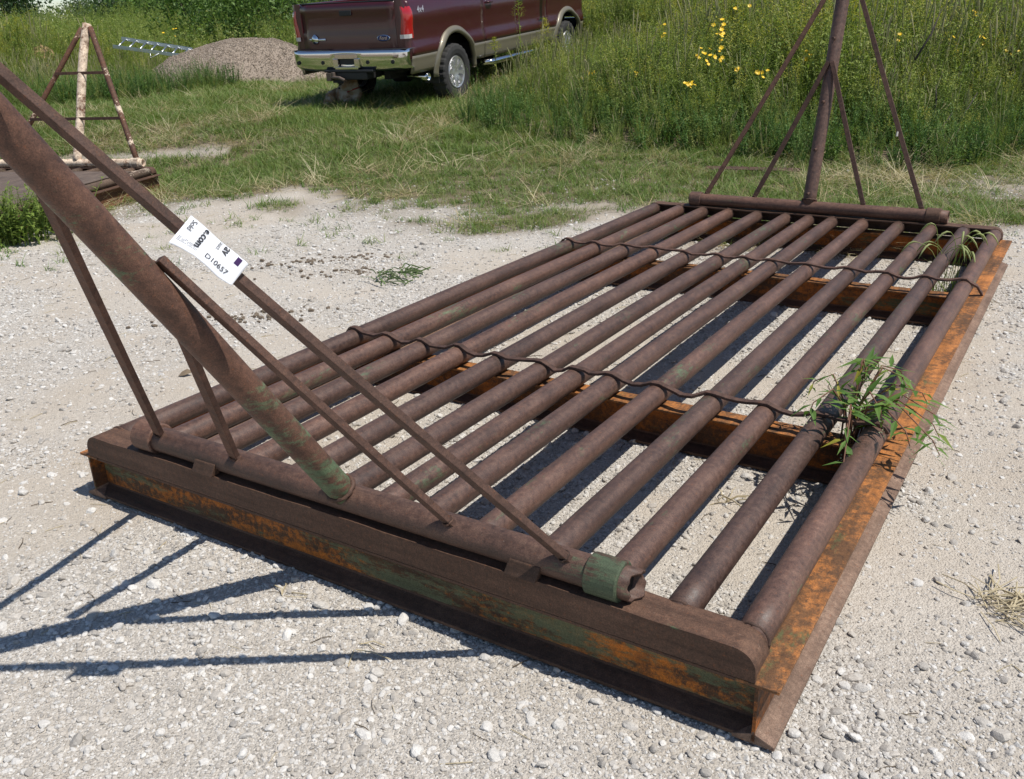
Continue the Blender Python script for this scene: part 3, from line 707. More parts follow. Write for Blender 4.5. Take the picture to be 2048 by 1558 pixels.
# dark inner structure: frame, floor, wheel housings
mk('underbody', merge(box(-.66, .66, .35, 5.9, .50, .86), box(-.93, .93, 1.95, 4.6, .52, .74), box(-.50, -.40, .25, 6.1, .42, .55), box(.40, .50, .25, 6.1, .42, .55), box(-.9, .9, .2, 2.1, .93, 1.02), box(-.93, -.64, .2, .72, .56, .95), box(.64, .93, .2, .72, .56, .95), box(-.93, .93, 4.6, 4.75, .55, 1.3)), DARK, TR)
mk('rear_axle', merge(tube([(-.75, RA, WR), (.75, RA, WR)], .06, 14), lathe([(-.02, .01), (-.02, .15), (.16, .15), (.2, .01)], 20, 1)[0:2] if False else tube([(-.12, RA, WR), (.12, RA, WR)], .15, 18)), DARK, TR, True)
for ya, yb in ((2.12, 2.24), (3.24, 3.34), (4.38, 4.48)): mk('pillar', merge(box(-.945, -.86, ya, yb, .52, 1.42), box(.86, .945, ya, yb, .52, 1.42)), DARK, TR)
mk('bed_front_wall', box(-.94, .94, 2.12, 2.16, .8, 1.44), RED, TR)
mk('bed_floor', box(-.9, .9, .18, 2.12, 1.02, 1.04), BLACKP, TR)
# tailgate
tgz = [(.745, .075), (.80, .066), (1.05, .072), (1.09, .080), (1.30, .078), (1.345, .068), (1.40, .070), (1.44, .085), (1.452, .11)]
V = []; Fc = []
for z_, y_ in tgz:
    for x_ in np.linspace(-.80, .80, 13): V.append((x_, y_ - .012 * (1 - (x_ / .8) ** 2), z_))
for i in range(len(tgz) - 1):
    for j in range(12): Fc.append((i * 13 + j, i * 13 + j + 1, (i + 1) * 13 + j + 1, (i + 1) * 13 + j))
tgate = mk('tailgate', (V, Fc), RED, TR, True); s_ = tgate.modifiers.new('t', 'SOLIDIFY'); s_.thickness = .05; s_.offset = -1
mk('handle', box(-.10, .10, .040, .062, 1.285, 1.355), BLACKP, tgate, bevel=.008)
mk('gate_cap', box(-.80, .80, .085, .14, 1.448, 1.462), BLACKP, tgate, bevel=.004)
def oval(cx, cz, a, b, y, h, n=28): return prism([(cx + a * math.cos(2 * PI * k / n), cz + b * math.sin(2 * PI * k / n)) for k in range(n)], h, 1, y)
em = mk('oval_emblem', oval(.60, .985, .108, .044, .046, .012), CHROME, tgate, True); mk('emblem_field', oval(.60, .985, .098, .036, .042, .006), BLUE, em)
V, Fc = text_vf('Ford', .062, False); xm = (min(v[0] for v in V) + max(v[0] for v in V)) / 2
mk('emblem_script', ([(.60 + (x - xm) + (y - .02) * .25, .0405, .966 + y) for x, y, z_ in V], Fc), CHROME, em)
bd_ = mk('scroll_badge', merge(oval(-.585, .985, .055, .062, .046, .012), box(-.68, -.40, .047, .056, .968, .998), oval(-.585, 1.035, .02, .02, .047, .012)), CHROME, tgate, True)
# rear corner posts that carry the lights, and the lights
for s_ in (1, -1):
    def pst(p): return [(s_ * x, y, z_) for x, y, z_ in p]
    cs = []
    zz = [.70, .745, .86, 1.0, 1.15, 1.30, 1.40, 1.455]
    for z_ in zz:
        sx = side_x(z_); cs.append([(.808, .075, z_), (.90, .085, z_), (.95, .10, z_), (sx - .012, .125, z_), (sx - .001, .16, z_)])
    V = [p_ for row in cs for p_ in pst(row)]; Fc = [(i * 5 + j, i * 5 + j + 1, i * 5 + j + 6, i * 5 + j + 5) for i in range(len(zz) - 1) for j in range(4)]
    mk('corner_post', (V, Fc), RED, TR, True)
    rows = []; zs_ = np.linspace(.965, 1.370, 12)
    for z_ in zs_:
        sx = side_x(z_); f_ = .5 - .5 * math.cos(PI * min(1, (1.385 - z_) / .07)); g_ = .018 * f_; wd = .052 + .030 * (1.385 - z_) / .43
        rows.append([(sx - wd - .035, .082, z_), (sx - wd, .082 - g_ * .6, z_), (sx - .055, .092 - g_, z_), (sx - .006 + g_ * .5, .128 - g_ * .6, z_), (sx + .004 + g_ * .3, .175 + .02 * f_, z_), (sx - .002, .20 + .03 * f_, z_)])
    V = [p_ for row in rows for p_ in pst(row)]; Fc = [(i * 6 + j, i * 6 + j + 1, i * 6 + j + 7, i * 6 + j + 6) for i in range(len(zs_) - 1) for j in range(5)]
    tl = mk('tail_light', (V, Fc), LENS, TR, True)
    rv = [];
    for z_ in (.968, 1.02):
        sx = side_x(z_); rv.append([(sx - .12, .068, z_), (sx - .055, .070, z_), (sx + .006, .112, z_), (sx + .012, .17, z_)])
    V = [p_ for row in rv for p_ in pst(row)]; mk('reverse_lens', (V, [(0, 1, 5, 4), (1, 2, 6, 5), (2, 3, 7, 6)]), CLEAR, tl)
# bumper, step pad, plate recess, sensors
bsec = [(.090, .835), (.030, .842), (-.035, .838), (-.050, .825), (-.053, .80), (-.052, .735), (-.046, .66), (-.030, .60), (.02, .565), (.09, .56)]
V = []; Fc = []; xs_ = np.concatenate([np.linspace(-1.0, -.30, 14), np.linspace(-.28, .28, 8), np.linspace(.30, 1.0, 14)])
for x_ in xs_:
    bow = .10 * max(0, (abs(x_) - .80) / .2) ** 2; dip = .075 if abs(x_) < .29 else 0.0
    for j, (y_, z_) in enumerate(bsec):
        zz_ = z_ + (.035 * max(0, (abs(x_) - .6) / .4) if z_ < .7 else 0) - (dip if (3 < j < 4) else 0); V.append((x_, y_ + bow + (.055 if abs(x_) < .16 and .6 < z_ < .74 else 0), zz_))
m = len(bsec)
for i in range(len(xs_) - 1):
    for j in range(m - 1): Fc.append((i * m + j, (i + 1) * m + j, (i + 1) * m + j + 1, i * m + j + 1))
bp = mk('rear_bumper', (V, Fc), CHROME, TR, True); s_ = bp.modifiers.new('t', 'SOLIDIFY'); s_.thickness = .006; s_.offset = -1
for x0, x1 in ((-.98, -.32), (.30, .98)): mk('step_pad', box(x0, x1, -.018, .085, .8435, .850), BLACKP, bp, bevel=.003)
mk('plate_recess', box(-.125, .125, -.045, -.005, .655, .735), BLACKP, bp); mk('plate_bracket', merge(box(-.20, .20, -.064, -.056, .735, .80), box(-.23, -.14, -.072, -.05, .615, .735), box(.14, .23, -.072, -.05, .615, .735), box(-.20, .20, -.075, -.05, .595, .63)), CHROME, bp, bevel=.006)
for x_ in (-.86, -.42, .36, .78): mk('parking_sensor', tube([(x_, -.064, .685), (x_, -.040, .685)], .026, 14), BLACKP, bp)
mk('tow_step', merge(box(-.40, .45, -.085, .10, .555, .590), box(-.33, .33, -.07, .3, .455, .555)), BLACKP, bp, bevel=.012)
mk('hitch', merge(box(-.36, -.28, -.10, .06, .44, .55), tube([(-.24, -.12, .50), (-.10, -.13, .49), (-.02, -.13, .455)], .022, 10), lathe([(-.01, .0), (-.035, .02), (0, .033), (.035, .02), (.04, 0.0)], 14, 2)[0:2] if False else tube([(-.22, -.11, .50), (-.22, -.11, .56)], .03, 12)), plain('worn_steel', (.16, .12, .10), .55, .5, .3), TR, bevel=.004)
mk('spare_wheel', tube([(0, .85, .50), (0, .85, .58)], .36, 28), DARK, TR, True)
mk('exhaust_tip', tube([(.56, .64, .425), (.75, .60, .42), (.94, .56, .415)], .050, 20, inner=.005), CHROME, TR, True); mk('exhaust_pipe', tube([(.55, 2.2, .5), (.56, .8, .46), (.58, .64, .428)], .04, 14), DARK, TR, True)
for s_ in (1, -1):
    mk('mud_flap', box(*(sorted((s_ * .72, s_ * .96))), RA - .50, RA - .49, .30, .58), BLACKP, TR)
    mk('side_step', tube([(s_ * .92, 2.15, .43), (s_ * 1.05, 2.25, .43), (s_ * 1.05, 4.35, .43), (s_ * .92, 4.45, .43)], .042, 16), CHROME, TR, True)
# wheels
def tyre_vf():
    pr = [(-.095, .225), (-.118, .26), (-.130, .32), (-.122, .372), (-.108, .393), (-.06, .402), (0, .405), (.06, .402), (.108, .393), (.122, .372), (.130, .32), (.118, .26), (.095, .225)]
    V, Fc = lathe(pr, 72); m = len(pr); V = [list(v) for v in V]
    for k_ in range(72):                                           # tread blocks
        f = 1.0 if k_ % 3 else .968
        for j in (3, 4, 5, 6, 7, 8, 9):
            kk = 1.0 if (j in (6,)) else f
            V[k_ * m + j][1] *= kk; V[k_ * m + j][2] *= kk
    return V, Fc
def rim_vf():
    parts = [lathe([(.098, .228), (.112, .222), (.105, .205), (.03, .200), (-.08, .21)], 48), lathe([(.075, .001), (.082, .045), (.070, .062), (.03, .07)], 24), lathe([(.032, .07), (.028, .12), (.02, .2)], 24)]
    for k_ in range(8):
        for off in (-.095, .095):
            a = 2 * PI * k_ / 8 + off; c, s_ = math.cos(a), math.sin(a)
            P = [(.070, .05 * c, .05 * s_), (.088, .12 * c, .12 * s_), (.098, .208 * c, .208 * s_)]
            parts.append(bar(P, .026, .022, (0, -s_, c)))
    for k_ in range(8):
        a = 2 * PI * (k_ + .5) / 8; parts.append(tube([(.07, .075 * math.cos(a), .075 * math.sin(a)), (.09, .075 * math.cos(a), .075 * math.sin(a))], .012, 8))
    return merge(*parts)
tm_, rm_ = mesh_data('tyre', *tyre_vf(), [TYRE], False), mesh_data('rim', *rim_vf(), [ALLOY], False)
dk_ = mesh_data('brake_disc', *tube([(.0, 0, 0), (.012, 0, 0)], .195, 28), [DARK], False)
for y_ in (RA, FA):
    for s_ in (1, -1):
        wh = link(bpy.data.objects.new('wheel', dk_), TR); wh.location = (s_ * .865, y_, WR - .012); wh.rotation_euler = (random.uniform(0, 1), 0, 0 if s_ > 0 else PI)
        for nm, d in (('tyre', tm_), ('rim', rm_)): link(bpy.data.objects.new(nm, d), wh)
# cab, bonnet, glass
def loft(secs):
    V = []; Fc = []; m = len(secs[0])
    for s_ in secs: V += s_
    for i in range(len(secs) - 1):
        for j in range(m - 1): Fc.append((i * m + j, (i + 1) * m + j, (i + 1) * m + j + 1, i * m + j + 1))
    Fc.append(tuple(range(m))); Fc.append(tuple((len(secs) - 1) * m + k_ for k_ in range(m - 1, -1, -1)))
    return V, Fc
def cs_(y, w0, w1, z0, z1, n=13): return [((w0 + (w1 - w0) * min(1, 1.15 * math.sin(PI * k_ / (n - 1)) ** .6)) * math.cos(PI * k_ / (n - 1)) * 1.0, y, z0 + (z1 - z0) * min(1, 1.35 * math.sin(PI * k_ / (n - 1)))) for k_ in range(n)]
def gh(y, hw_lo, hw_hi, zlo, zhi): return [(hw_lo, y, zlo), (hw_hi + .02, y, zhi - .08), (hw_hi - .06, y, zhi - .01), (0, y, zhi), (-hw_hi + .06, y, zhi - .01), (-hw_hi - .02, y, zhi - .08), (-hw_lo, y, zlo)]
mk('cab_roof', loft([gh(2.24, .955, .76, 1.43, 1.95), gh(2.50, .955, .79, 1.43, 2.0), gh(3.4, .955, .80, 1.43, 2.02), gh(4.0, .955, .77, 1.43, 1.95), gh(4.75, .955, .93, 1.42, 1.46)]), RED, TR, False, .01)
both('side_window', ([(.975 - .155 * (z_ - 1.44) / .5 + .004, y_, z_) for y_, z_ in ((2.42, 1.47), (3.24, 1.47), (3.24, 1.88), (2.55, 1.88))] + [(.975 - .155 * (z_ - 1.44) / .5 + .004, y_, z_) for y_, z_ in ((3.34, 1.47), (4.38, 1.47), (3.98, 1.86), (3.34, 1.88))], [(0, 1, 2, 3), (4, 5, 6, 7)]), GLASS, False, .004)
mk('rear_window', ([(-.70, 2.235, 1.50), (.70, 2.235, 1.50), (.62, 2.235, 1.86), (-.62, 2.235, 1.86)], [(0, 1, 2, 3)]), GLASS, TR)
mk('bonnet', loft([[(.945, y_, z_), (.86, y_, z_ + .03), (.5, y_, z_ + .05), (0, y_, z_ + .04), (-.5, y_, z_ + .05), (-.86, y_, z_ + .03), (-.945, y_, z_)] for y_, z_ in ((4.6, 1.405), (5.3, 1.385), (5.98, 1.28))]), RED, TR, True)
mk('grille', merge(box(-.9, .9, 5.96, 6.03, .82, 1.28), box(-.98, .98, 6.0, 6.12, .55, .80)), CHROME, TR, bevel=.02)
for s_ in (1, -1): mk('side_mirror', merge(box(*sorted((s_ * 1.06, s_ * 1.26)), 4.22, 4.32, 1.42, 1.74), box(*sorted((s_ * .96, s_ * 1.08)), 4.24, 4.29, 1.46, 1.50)), BLACKP, TR, bevel=.02)
# badges and lettering on the right side
V, Fc = text_vf('4x4', .115, True)
mk('drive_badge', ([(side_x(1.28 + y) + .004, .34 + x + y * .3, 1.28 + y) for x, y, z_ in V], Fc), plain('silver_decal', (.55, .5, .5), .4, .6), TR)
mk('door_badge', box(1.002, 1.010, 4.10, 4.34, .90, .925), CHROME, TR); mk('fender_badge', merge(oval(0, 0, 0, 0, 0, 0)) if False else box(.994, 1.004, 4.60, 4.82, 1.215, 1.26), CHROME, TR, bevel=.004)

# ------------------------------------------------------------------ dog lying in the shade under the bumper
dp = hit(688, 213)
FUR, t, b, out = new_mat('pale_tan_fur'); v = coords(t, False)
f1 = noise(t, v, 7, 3, .5)
L(t, mix(t, ramp(t, f1, [(.42, 0.0), (.58, 1.0)]), (.36, .32, .27), (.26, .16, .09)), b.inputs['Base Color']); b.inputs['Roughness'].default_value = .95
bump(t, b, noise(t, v, 70, 5, .7), .7, .02)
def skin(name, pts, edges, rad, mat, sub=2):
    me = bpy.data.meshes.new(name); me.from_pydata(pts, edges, []); o = link(bpy.data.objects.new(name, me)); me.materials.append(mat)
    sk = o.modifiers.new('skin', 'SKIN'); sk.use_smooth_shade = True
    for i, r in enumerate(rad):
        d = me.skin_vertices[0].data[i]; d.radius = (r, r) if np.isscalar(r) else r; d.use_root = (i == 0)
    s = o.modifiers.new('sub', 'SUBSURF'); s.levels = sub; s.render_levels = sub
    dg = bpy.context.evaluated_depsgraph_get(); m2 = bpy.data.meshes.new_from_object(o.evaluated_get(dg)); o.modifiers.clear(); o.data = m2; m2.name = name
    if not len(m2.materials): m2.materials.append(mat)
    return o
# lying on its belly, body stretched back to the left, head up and turned to the camera's left
P = [(-.02, .26, .17), (-.14, .34, .16), (-.28, .36, .14), (.10, .16, .185), (.16, .08, .24), (.155, .00, .315), (.115, -.075, .305), (.07, -.135, .275), (.05, -.165, .268),
     (.20, .06, .10), (.22, -.06, .045), (.215, -.20, .03), (.215, -.26, .028), (.06, .08, .10), (.07, -.06, .045), (.06, -.19, .03), (.055, -.25, .028),
     (-.33, .25, .12), (-.25, .12, .08), (-.34, .05, .04), (-.24, -.02, .03), (-.37, .43, .09), (-.45, .38, .045), (-.50, .26, .03),
     (.215, .035, .375), (.245, .01, .30), (.10, .045, .375), (.055, .03, .31)]
E_ = [(0, 1), (1, 2), (0, 3), (3, 4), (4, 5), (5, 6), (6, 7), (7, 8), (3, 9), (9, 10), (10, 11), (11, 12), (3, 13), (13, 14), (14, 15), (15, 16), (2, 17), (17, 18), (18, 19), (19, 20), (2, 21), (21, 22), (22, 23), (5, 24), (24, 25), (5, 26), (26, 27)]
RD = [.145, .15, .125, .14, .105, .098, .072, .052, .036, .062, .044, .034, .036, .062, .044, .034, .036, .10, .085, .05, .036, .05, .034, .02, .026, .020, .026, .020]
dg_ = skin('dog', P, E_, RD, FUR); dg_.location = dp; dg_.rotation_euler = (0, 0, math.radians(-14)); dg_.scale = (.98, .98, .98)
tag(dg_, 'pale tan dog lying in the shade under the truck bumper', 'dog')
NOSE = plain('dark_nose', (.012, .010, .010), .4)
def blob(c, r):
    V, Fc = icos(2); return [(c[0] + x * r[0], c[1] + y * r[1], c[2] + z_ * r[2]) for x, y, z_ in V.tolist()], Fc
mk('nose', blob((.038, -.198, .275), (.018, .014, .014)), NOSE, dg_, True)
for ex_, ey_ in ((.155, -.085), (.078, -.055)): mk('eye', blob((ex_, ey_, .338), (.011, .011, .011)), NOSE, dg_, True)
mk('collar', tube([(.16 + .092 * math.cos(a), .04 + .092 * math.sin(a), .235 + .03 * math.cos(a)) for a in np.linspace(0, 2 * PI, 25)], .010, 8, cap=False), plain('red_collar', (.25, .02, .02), .6), dg_, True)

# ================================================================== vegetation
def blade(r, h, wd, lean, az, base=(0, 0, 0), curl=.6, seg=3):
    """one grass blade: a tapering strip that bends over"""
    V = []; d = np.array([math.cos(az), math.sin(az), 0]); s = np.array([-d[1], d[0], 0]); b = np.asarray(base, float)
    for i in range(seg + 1):
        q = i / seg; o = b + d * (lean * q + curl * lean * q * q) * h + np.array([0, 0, h * (q - .35 * lean * q * q)]); w_ = wd * (1 - q) ** .7
        if i < seg: V += [o - s * w_ / 2, o + s * w_ / 2]
        else: V.append(o)
    Fc = [(2 * i, 2 * i + 1, 2 * i + 3, 2 * i + 2) for i in range(seg - 1)] + [(2 * seg - 2, 2 * seg - 1, 2 * seg)]
    return V, Fc
def tuft(seed, n, h, wd, spread, lean):
    r = np.random.default_rng(seed); P = []
    for _ in range(n):
        a = r.uniform(0, 6.28); q = spread * math.sqrt(r.random())
        P.append(blade(r, h * r.uniform(.5, 1.15), wd * r.uniform(.7, 1.3), lean * r.uniform(.3, 1.6), r.uniform(0, 6.28), (q * math.cos(a), q * math.sin(a), -.01)))
    return merge(*P)
def leaf_quad(c, d, up, ln, wd):
    """lance-shaped leaf, folded along its midrib"""
    d = np.asarray(d, float); d /= np.linalg.norm(d); s = np.cross(d, up); s /= (np.linalg.norm(s) + 1e-9); n_ = np.cross(s, d); c = np.asarray(c, float)
    p0, p1, p2, p3 = c, c + d * ln * .33 + s * wd / 2 + n_ * wd * .15, c + d * ln - n_ * ln * .14, c + d * ln * .33 - s * wd / 2 + n_ * wd * .15
    pm = c + d * ln * .38
    return [p0, p1, p2, p3, pm], [(0, 1, 4), (1, 2, 4), (4, 2, 3), (0, 4, 3)]
def forb(seed, h, nst, nleaf, ll, lw, spread=.12, droop=.3, top=None):
    """leafy weed: a few stems with leaves all the way up; top: plume of small leaves"""
    r = np.random.default_rng(seed); P = []; mi = []
    def add(q, m): P.append(q); mi.extend([m] * len(q[1]))
    for _ in range(nst):
        a = r.uniform(0, 6.28); hh = h * r.uniform(.65, 1.1); ln = r.uniform(.05, spread * 2.2)
        sp = [np.array([math.cos(a) * (spread * .3 + ln * q * q * hh), math.sin(a) * (spread * .3 + ln * q * q * hh), hh * q]) for q in np.linspace(0, 1, 5)]
        add(tube(sp, [.006, .005, .004, .003, .0015], 4, cap=False), 0)
        for i in range(nleaf):
            q = r.uniform(.08, 1.0); k_ = min(int(q * 4), 3); c = sp[k_] + (sp[k_ + 1] - sp[k_]) * (q * 4 - k_)
            az = r.uniform(0, 6.28); sc = (1.15 - .6 * q) * r.uniform(.6, 1.25); el = r.uniform(-droop, .9)
            add(leaf_quad(c, (math.cos(az) * math.cos(el), math.sin(az) * math.cos(el), math.sin(el)), (0, 0, 1), ll * sc, lw * sc), 0)
        if top:
            for i in range(top):
                q = r.uniform(.80, 1.06); c = sp[3] + (sp[4] - sp[3]) * ((q - .75) * 4); az = r.uniform(0, 6.28); w_ = .07 * h * (1.10 - q) * 4
                c = c + np.array([math.cos(az), math.sin(az), .3]) * w_ * r.random()
                add(leaf_quad(c, (math.cos(az), math.sin(az), r.uniform(-.2, .8)), (0, 0, 1), .030, .016), 1)
    V, Fc = merge(*P); return (V, Fc), mi
def tallgrass(seed, h, n, spread=.12):
    r = np.random.default_rng(seed); P = []; mi = []
    for i in range(n):
        a = r.uniform(0, 6.28); q = spread * math.sqrt(r.random()); b_ = (q * math.cos(a), q * math.sin(a), 0)
        v = blade(r, h * r.uniform(.5, 1.0), .010 * r.uniform(.7, 1.4), r.uniform(.1, .5), r.uniform(0, 6.28), b_, .8, 4); P.append(v); mi += [0] * len(v[1])
    for i in range(max(2, n // 7)):
        a = r.uniform(0, 6.28); q = spread * r.random(); hh = h * r.uniform(.9, 1.25); ln = r.uniform(0, .25)
        sp = [np.array([math.cos(a) * (q + ln * hh * k_ * k_), math.sin(a) * (q + ln * hh * k_ * k_), hh * k_]) for k_ in np.linspace(0, 1, 5)]
        v = tube(sp, .0025, 3, cap=False); P.append(v); mi += [1] * len(v[1])
        v = tube([sp[3] + (sp[4] - sp[3]) * .3, sp[4], sp[4] + (sp[4] - sp[3]) * .25], [.004, .009, .001], 5, cap=False); P.append(v); mi += [1] * len(v[1])
    return merge(*P), mi
GRASS = leaf_mat('mown_grass', [(0, (.105, .180, .040)), (.35, (.140, .212, .052)), (.7, (.190, .240, .072)), (1, (.265, .275, .115))], .30)
STRAW = leaf_mat('dry_grass', [(0, (.33, .26, .135)), (.5, (.46, .385, .22)), (1, (.58, .51, .34))], .2)
WEED = leaf_mat('weed_leaf', [(0, (.155, .225, .048)), (.4, (.215, .280, .066)), (.75, (.28, .33, .094)), (1, (.35, .365, .13))], .34)
WEED_D = leaf_mat('dark_weed_leaf', [(0, (.085, .165, .042)), (.5, (.115, .205, .054)), (1, (.160, .240, .068))], .32)
PLUME = leaf_mat('goldenrod_plume', [(0, (.24, .28, .05)), (1, (.40, .36, .055))], .3)
SEED = leaf_mat('grass_seed_head', [(0, (.26, .27, .11)), (1, (.40, .36, .20))], .25)
tufts = [proto('t', tuft(100 + i, 15, .085, .0060, .07, .7), GRASS) for i in range(5)]
straws = [proto('s', tuft(130 + i, 12, .11, .0042, .09, 1.7), STRAW) for i in range(4)]
weeds = [proto('w', *[(q[0], [WEED, PLUME], False, q[1]) for q in [forb(200 + i, h, ns, nl, ll, lw, sp, .3, tp)]][0]) for i, (h, ns, nl, ll, lw, sp, tp) in enumerate(
    ((.95, 4, 26, .11, .028, .14, None), (1.15, 4, 34, .095, .020, .12, None), (1.05, 3, 30, .12, .032, .15, None), (1.20, 4, 36, .085, .016, .12, 26), (.8, 5, 30, .075, .022, .18, None)))]
dweeds = [proto('d', q[0], [WEED_D, PLUME], False, q[1]) for q in [forb(230 + i, h, ns, nl, ll, lw, sp, .4) for i, (h, ns, nl, ll, lw, sp) in enumerate(((.55, 6, 34, .07, .03, .2), (.7, 5, 40, .06, .022, .2), (.6, 7, 60, .04, .008, .2)))]]
tgr = [proto('g', q[0], [WEED, SEED], False, q[1]) for q in [tallgrass(260 + i, h, n_) for i, (h, n_) in enumerate(((.75, 28), (.95, 30), (.6, 34)))]]
# where the tall growth begins: to the right of the truck, and behind the left guard
WR_ = np.array([(-1.35, 13.8), (-.55, 12.4), (-.15, 11.6), (.6, 10.9), (1.5, 10.1), (2.4, 9.7), (3.4, 9.3), (4.4, 9.2), (5.2, 9.4), (9, 9.4), (40, 9)])
def tall_zone(x, y):
    """how far inside the tall weeds (metres, negative outside)"""
    wob = (fbm(x * .9, y * .9, 3) - .5) * 1.1
    tx = (x + 2.12) * math.cos(hd) + (y - 13.71) * math.sin(hd); ty = -(x + 2.12) * math.sin(hd) + (y - 13.71) * math.cos(hd)    # in the truck's own frame
    right = np.where(x > -1.35, y - np.interp(x, WR_[:, 0], WR_[:, 1]), -9) + wob
    right = np.where((tx < 1.25) & (ty < 6.6), np.minimum(right, -(1.25 - tx)), right)          # not under the truck
    right = np.where((tx < 1.9) & (ty < 2.6), np.minimum(right, tx - 1.9 + .0), right)
    left = np.where(x < -2.0, np.minimum(y - np.interp(x, [-60, -12, -8, -6.5, -5.2, -4], [13, 13.5, 14.6, 15.6, 17.2, 20.5]), 99), -9) + wob * .8
    pd = np.sqrt(((x - PC[0]) / 2.1) ** 2 + ((y - PC[1]) / 1.75) ** 2)
    left = np.where(pd < 1, -1, left)
    far = np.where((y > 21.5) & ~((tx > -1.4) & (tx < 1.4) & (ty < 6.8)), y - 21.5, -9)
    return np.maximum(np.maximum(right, left), far)
def pts(n, x0, x1, y0, y1): return rng.uniform(x0, x1, n), rng.uniform(y0, y1, n)
def infan(x, y, m=2.6): return np.abs(x) < .60 * y + m
def emit(name, protos, x, y, smin, smax, lift=0.0, tilt=.12, idx=None, sz=None):
    n = len(x); s = rng.uniform(smin, smax, n) if sz is None else sz * rng.uniform(smin, smax, n)
    return scatter(name, protos, np.stack([x, y, ground(x, y) + lift], -1), np.stack([rng.normal(0, tilt, n), rng.normal(0, tilt, n), rng.uniform(0, 6.28, n)], -1), s, rng.integers(0, len(protos), n) if idx is None else idx)
# short grass: thick on the rise, thinning into the gravel, bare and strawy in places
x, y = pts(125000, -13, 11, 6.0, 24); k = infan(x, y); x, y = x[k], y[k]
tz = tall_zone(x, y); bare = sstep(.52, .66, fbm(x * .8 + 20, y * 1.5, 4)); track = np.exp(-((y - 12.2 - .25 * x) / .35) ** 2) * (x < -3.0)
p_ = np.maximum(sstep(.3, 1.0, soil(x, y)), .035 * (y > 6.4)) * (1 - .6 * bare) * (1 - .6 * track) * np.where(y > 15, .55, 1.0); k = (rng.random(len(x)) < p_) & (tz < .5); x, y = x[k], y[k]
far_s = np.clip(y / 10, .8, 1.6)
emit('short_grass', tufts, x, y, .6, 1.35, sz=far_s * (.75 + .7 * fbm(x * .7, y * .7, 3)))
x, y = pts(52000, -11, 10, 6.0, 18); k = infan(x, y); x, y = x[k], y[k]; tz = tall_zone(x, y)
band = np.exp(-((tz + .55) / .6) ** 2) * (x > -.8) * 1.0
p_ = sstep(.3, 1.0, soil(x, y)) * np.clip(.05 + .55 * sstep(.50, .66, fbm(x * .8 + 20, y * 1.5, 4)) + .42 * band * sstep(.38, .6, fbm(x * 1.3 + 2, y * 1.3, 3)), 0, 1); k = (rng.random(len(x)) < p_) & (tz < .3); x, y = x[k], y[k]
emit('dry_grass', straws, x, y, .6, 1.5, tilt=.35)
# tall weeds
def fill(n, x0, x1, y0, y1, dmin=0.0):
    x, y = pts(n, x0, x1, y0, y1); k = infan(x, y, 2.6); x, y = x[k], y[k]; d = tall_zone(x, y); k = d > dmin; return x[k], y[k], d[k]
def tall_h(x, y, d):
    """height factor: low at the mown edge, waist high and more farther in; kept low beside the truck and round the gravel heap"""
    h = np.where(x > -1.4, .28 + .80 * sstep(0, 3.4, d), .30 + .75 * sstep(0, 7.0, d))
    tx = (x + 2.12) * math.cos(hd) + (y - 13.71) * math.sin(hd); ty = -(x + 2.12) * math.sin(hd) + (y - 13.71) * math.cos(hd)
    h = h * (1 - .45 * sstep(6.6, 5.2, ty) * sstep(4.6, 2.6, tx) * sstep(.2, 1.0, tx))
    pd = np.sqrt((x - PC[0] + .8) ** 2 + (y - PC[1]) ** 2); h = h * (1 - .55 * sstep(5.0, 2.4, pd))
    return h * (.75 + .5 * fbm(x * .8 + 31, y * .8, 3))
x, y, d = fill(19500, -13, 12, 9, 23)
emit('tall_weeds', weeds, x, y, .7, 1.25, tilt=.12, sz=tall_h(x, y, d))
x, y, d = fill(10300, -13, 12, 9, 23); k = rng.random(len(x)) < .2 + .8 * sstep(.46, .62, fbm(x * .6 + 4, y * .6, 3)); x, y, d = x[k], y[k], d[k]
emit('tall_grass', tgr, x, y, .75, 1.25, tilt=.16, sz=.25 + tall_h(x, y, d) * .75)
x, y, d = fill(10300, -13, 12, 9, 20); k = d < 2.2; x, y = x[k], y[k]
emit('low_weeds', dweeds, x, y, .4, .85)
fw_ = [proto('f', q[0], [WEED, PLUME], False, q[1]) for q in [forb(280 + i, h, ns, nl, ll, lw, .16, .3) for i, (h, ns, nl, ll, lw) in enumerate(((1.0, 4, 26, .13, .035), (1.1, 4, 30, .11, .03), (.9, 5, 28, .12, .04)))]]
x, y, d = fill(15000, -34, 30, 21.5, 50); k = tall_h(x, y, d) > .25; x, y, d = x[k], y[k], d[k]
emit('far_weeds', fw_, x, y, .75, 1.35, tilt=.12, sz=np.clip(y / 26, .85, 1.35) * np.minimum(1, tall_h(x, y, d) / .8))

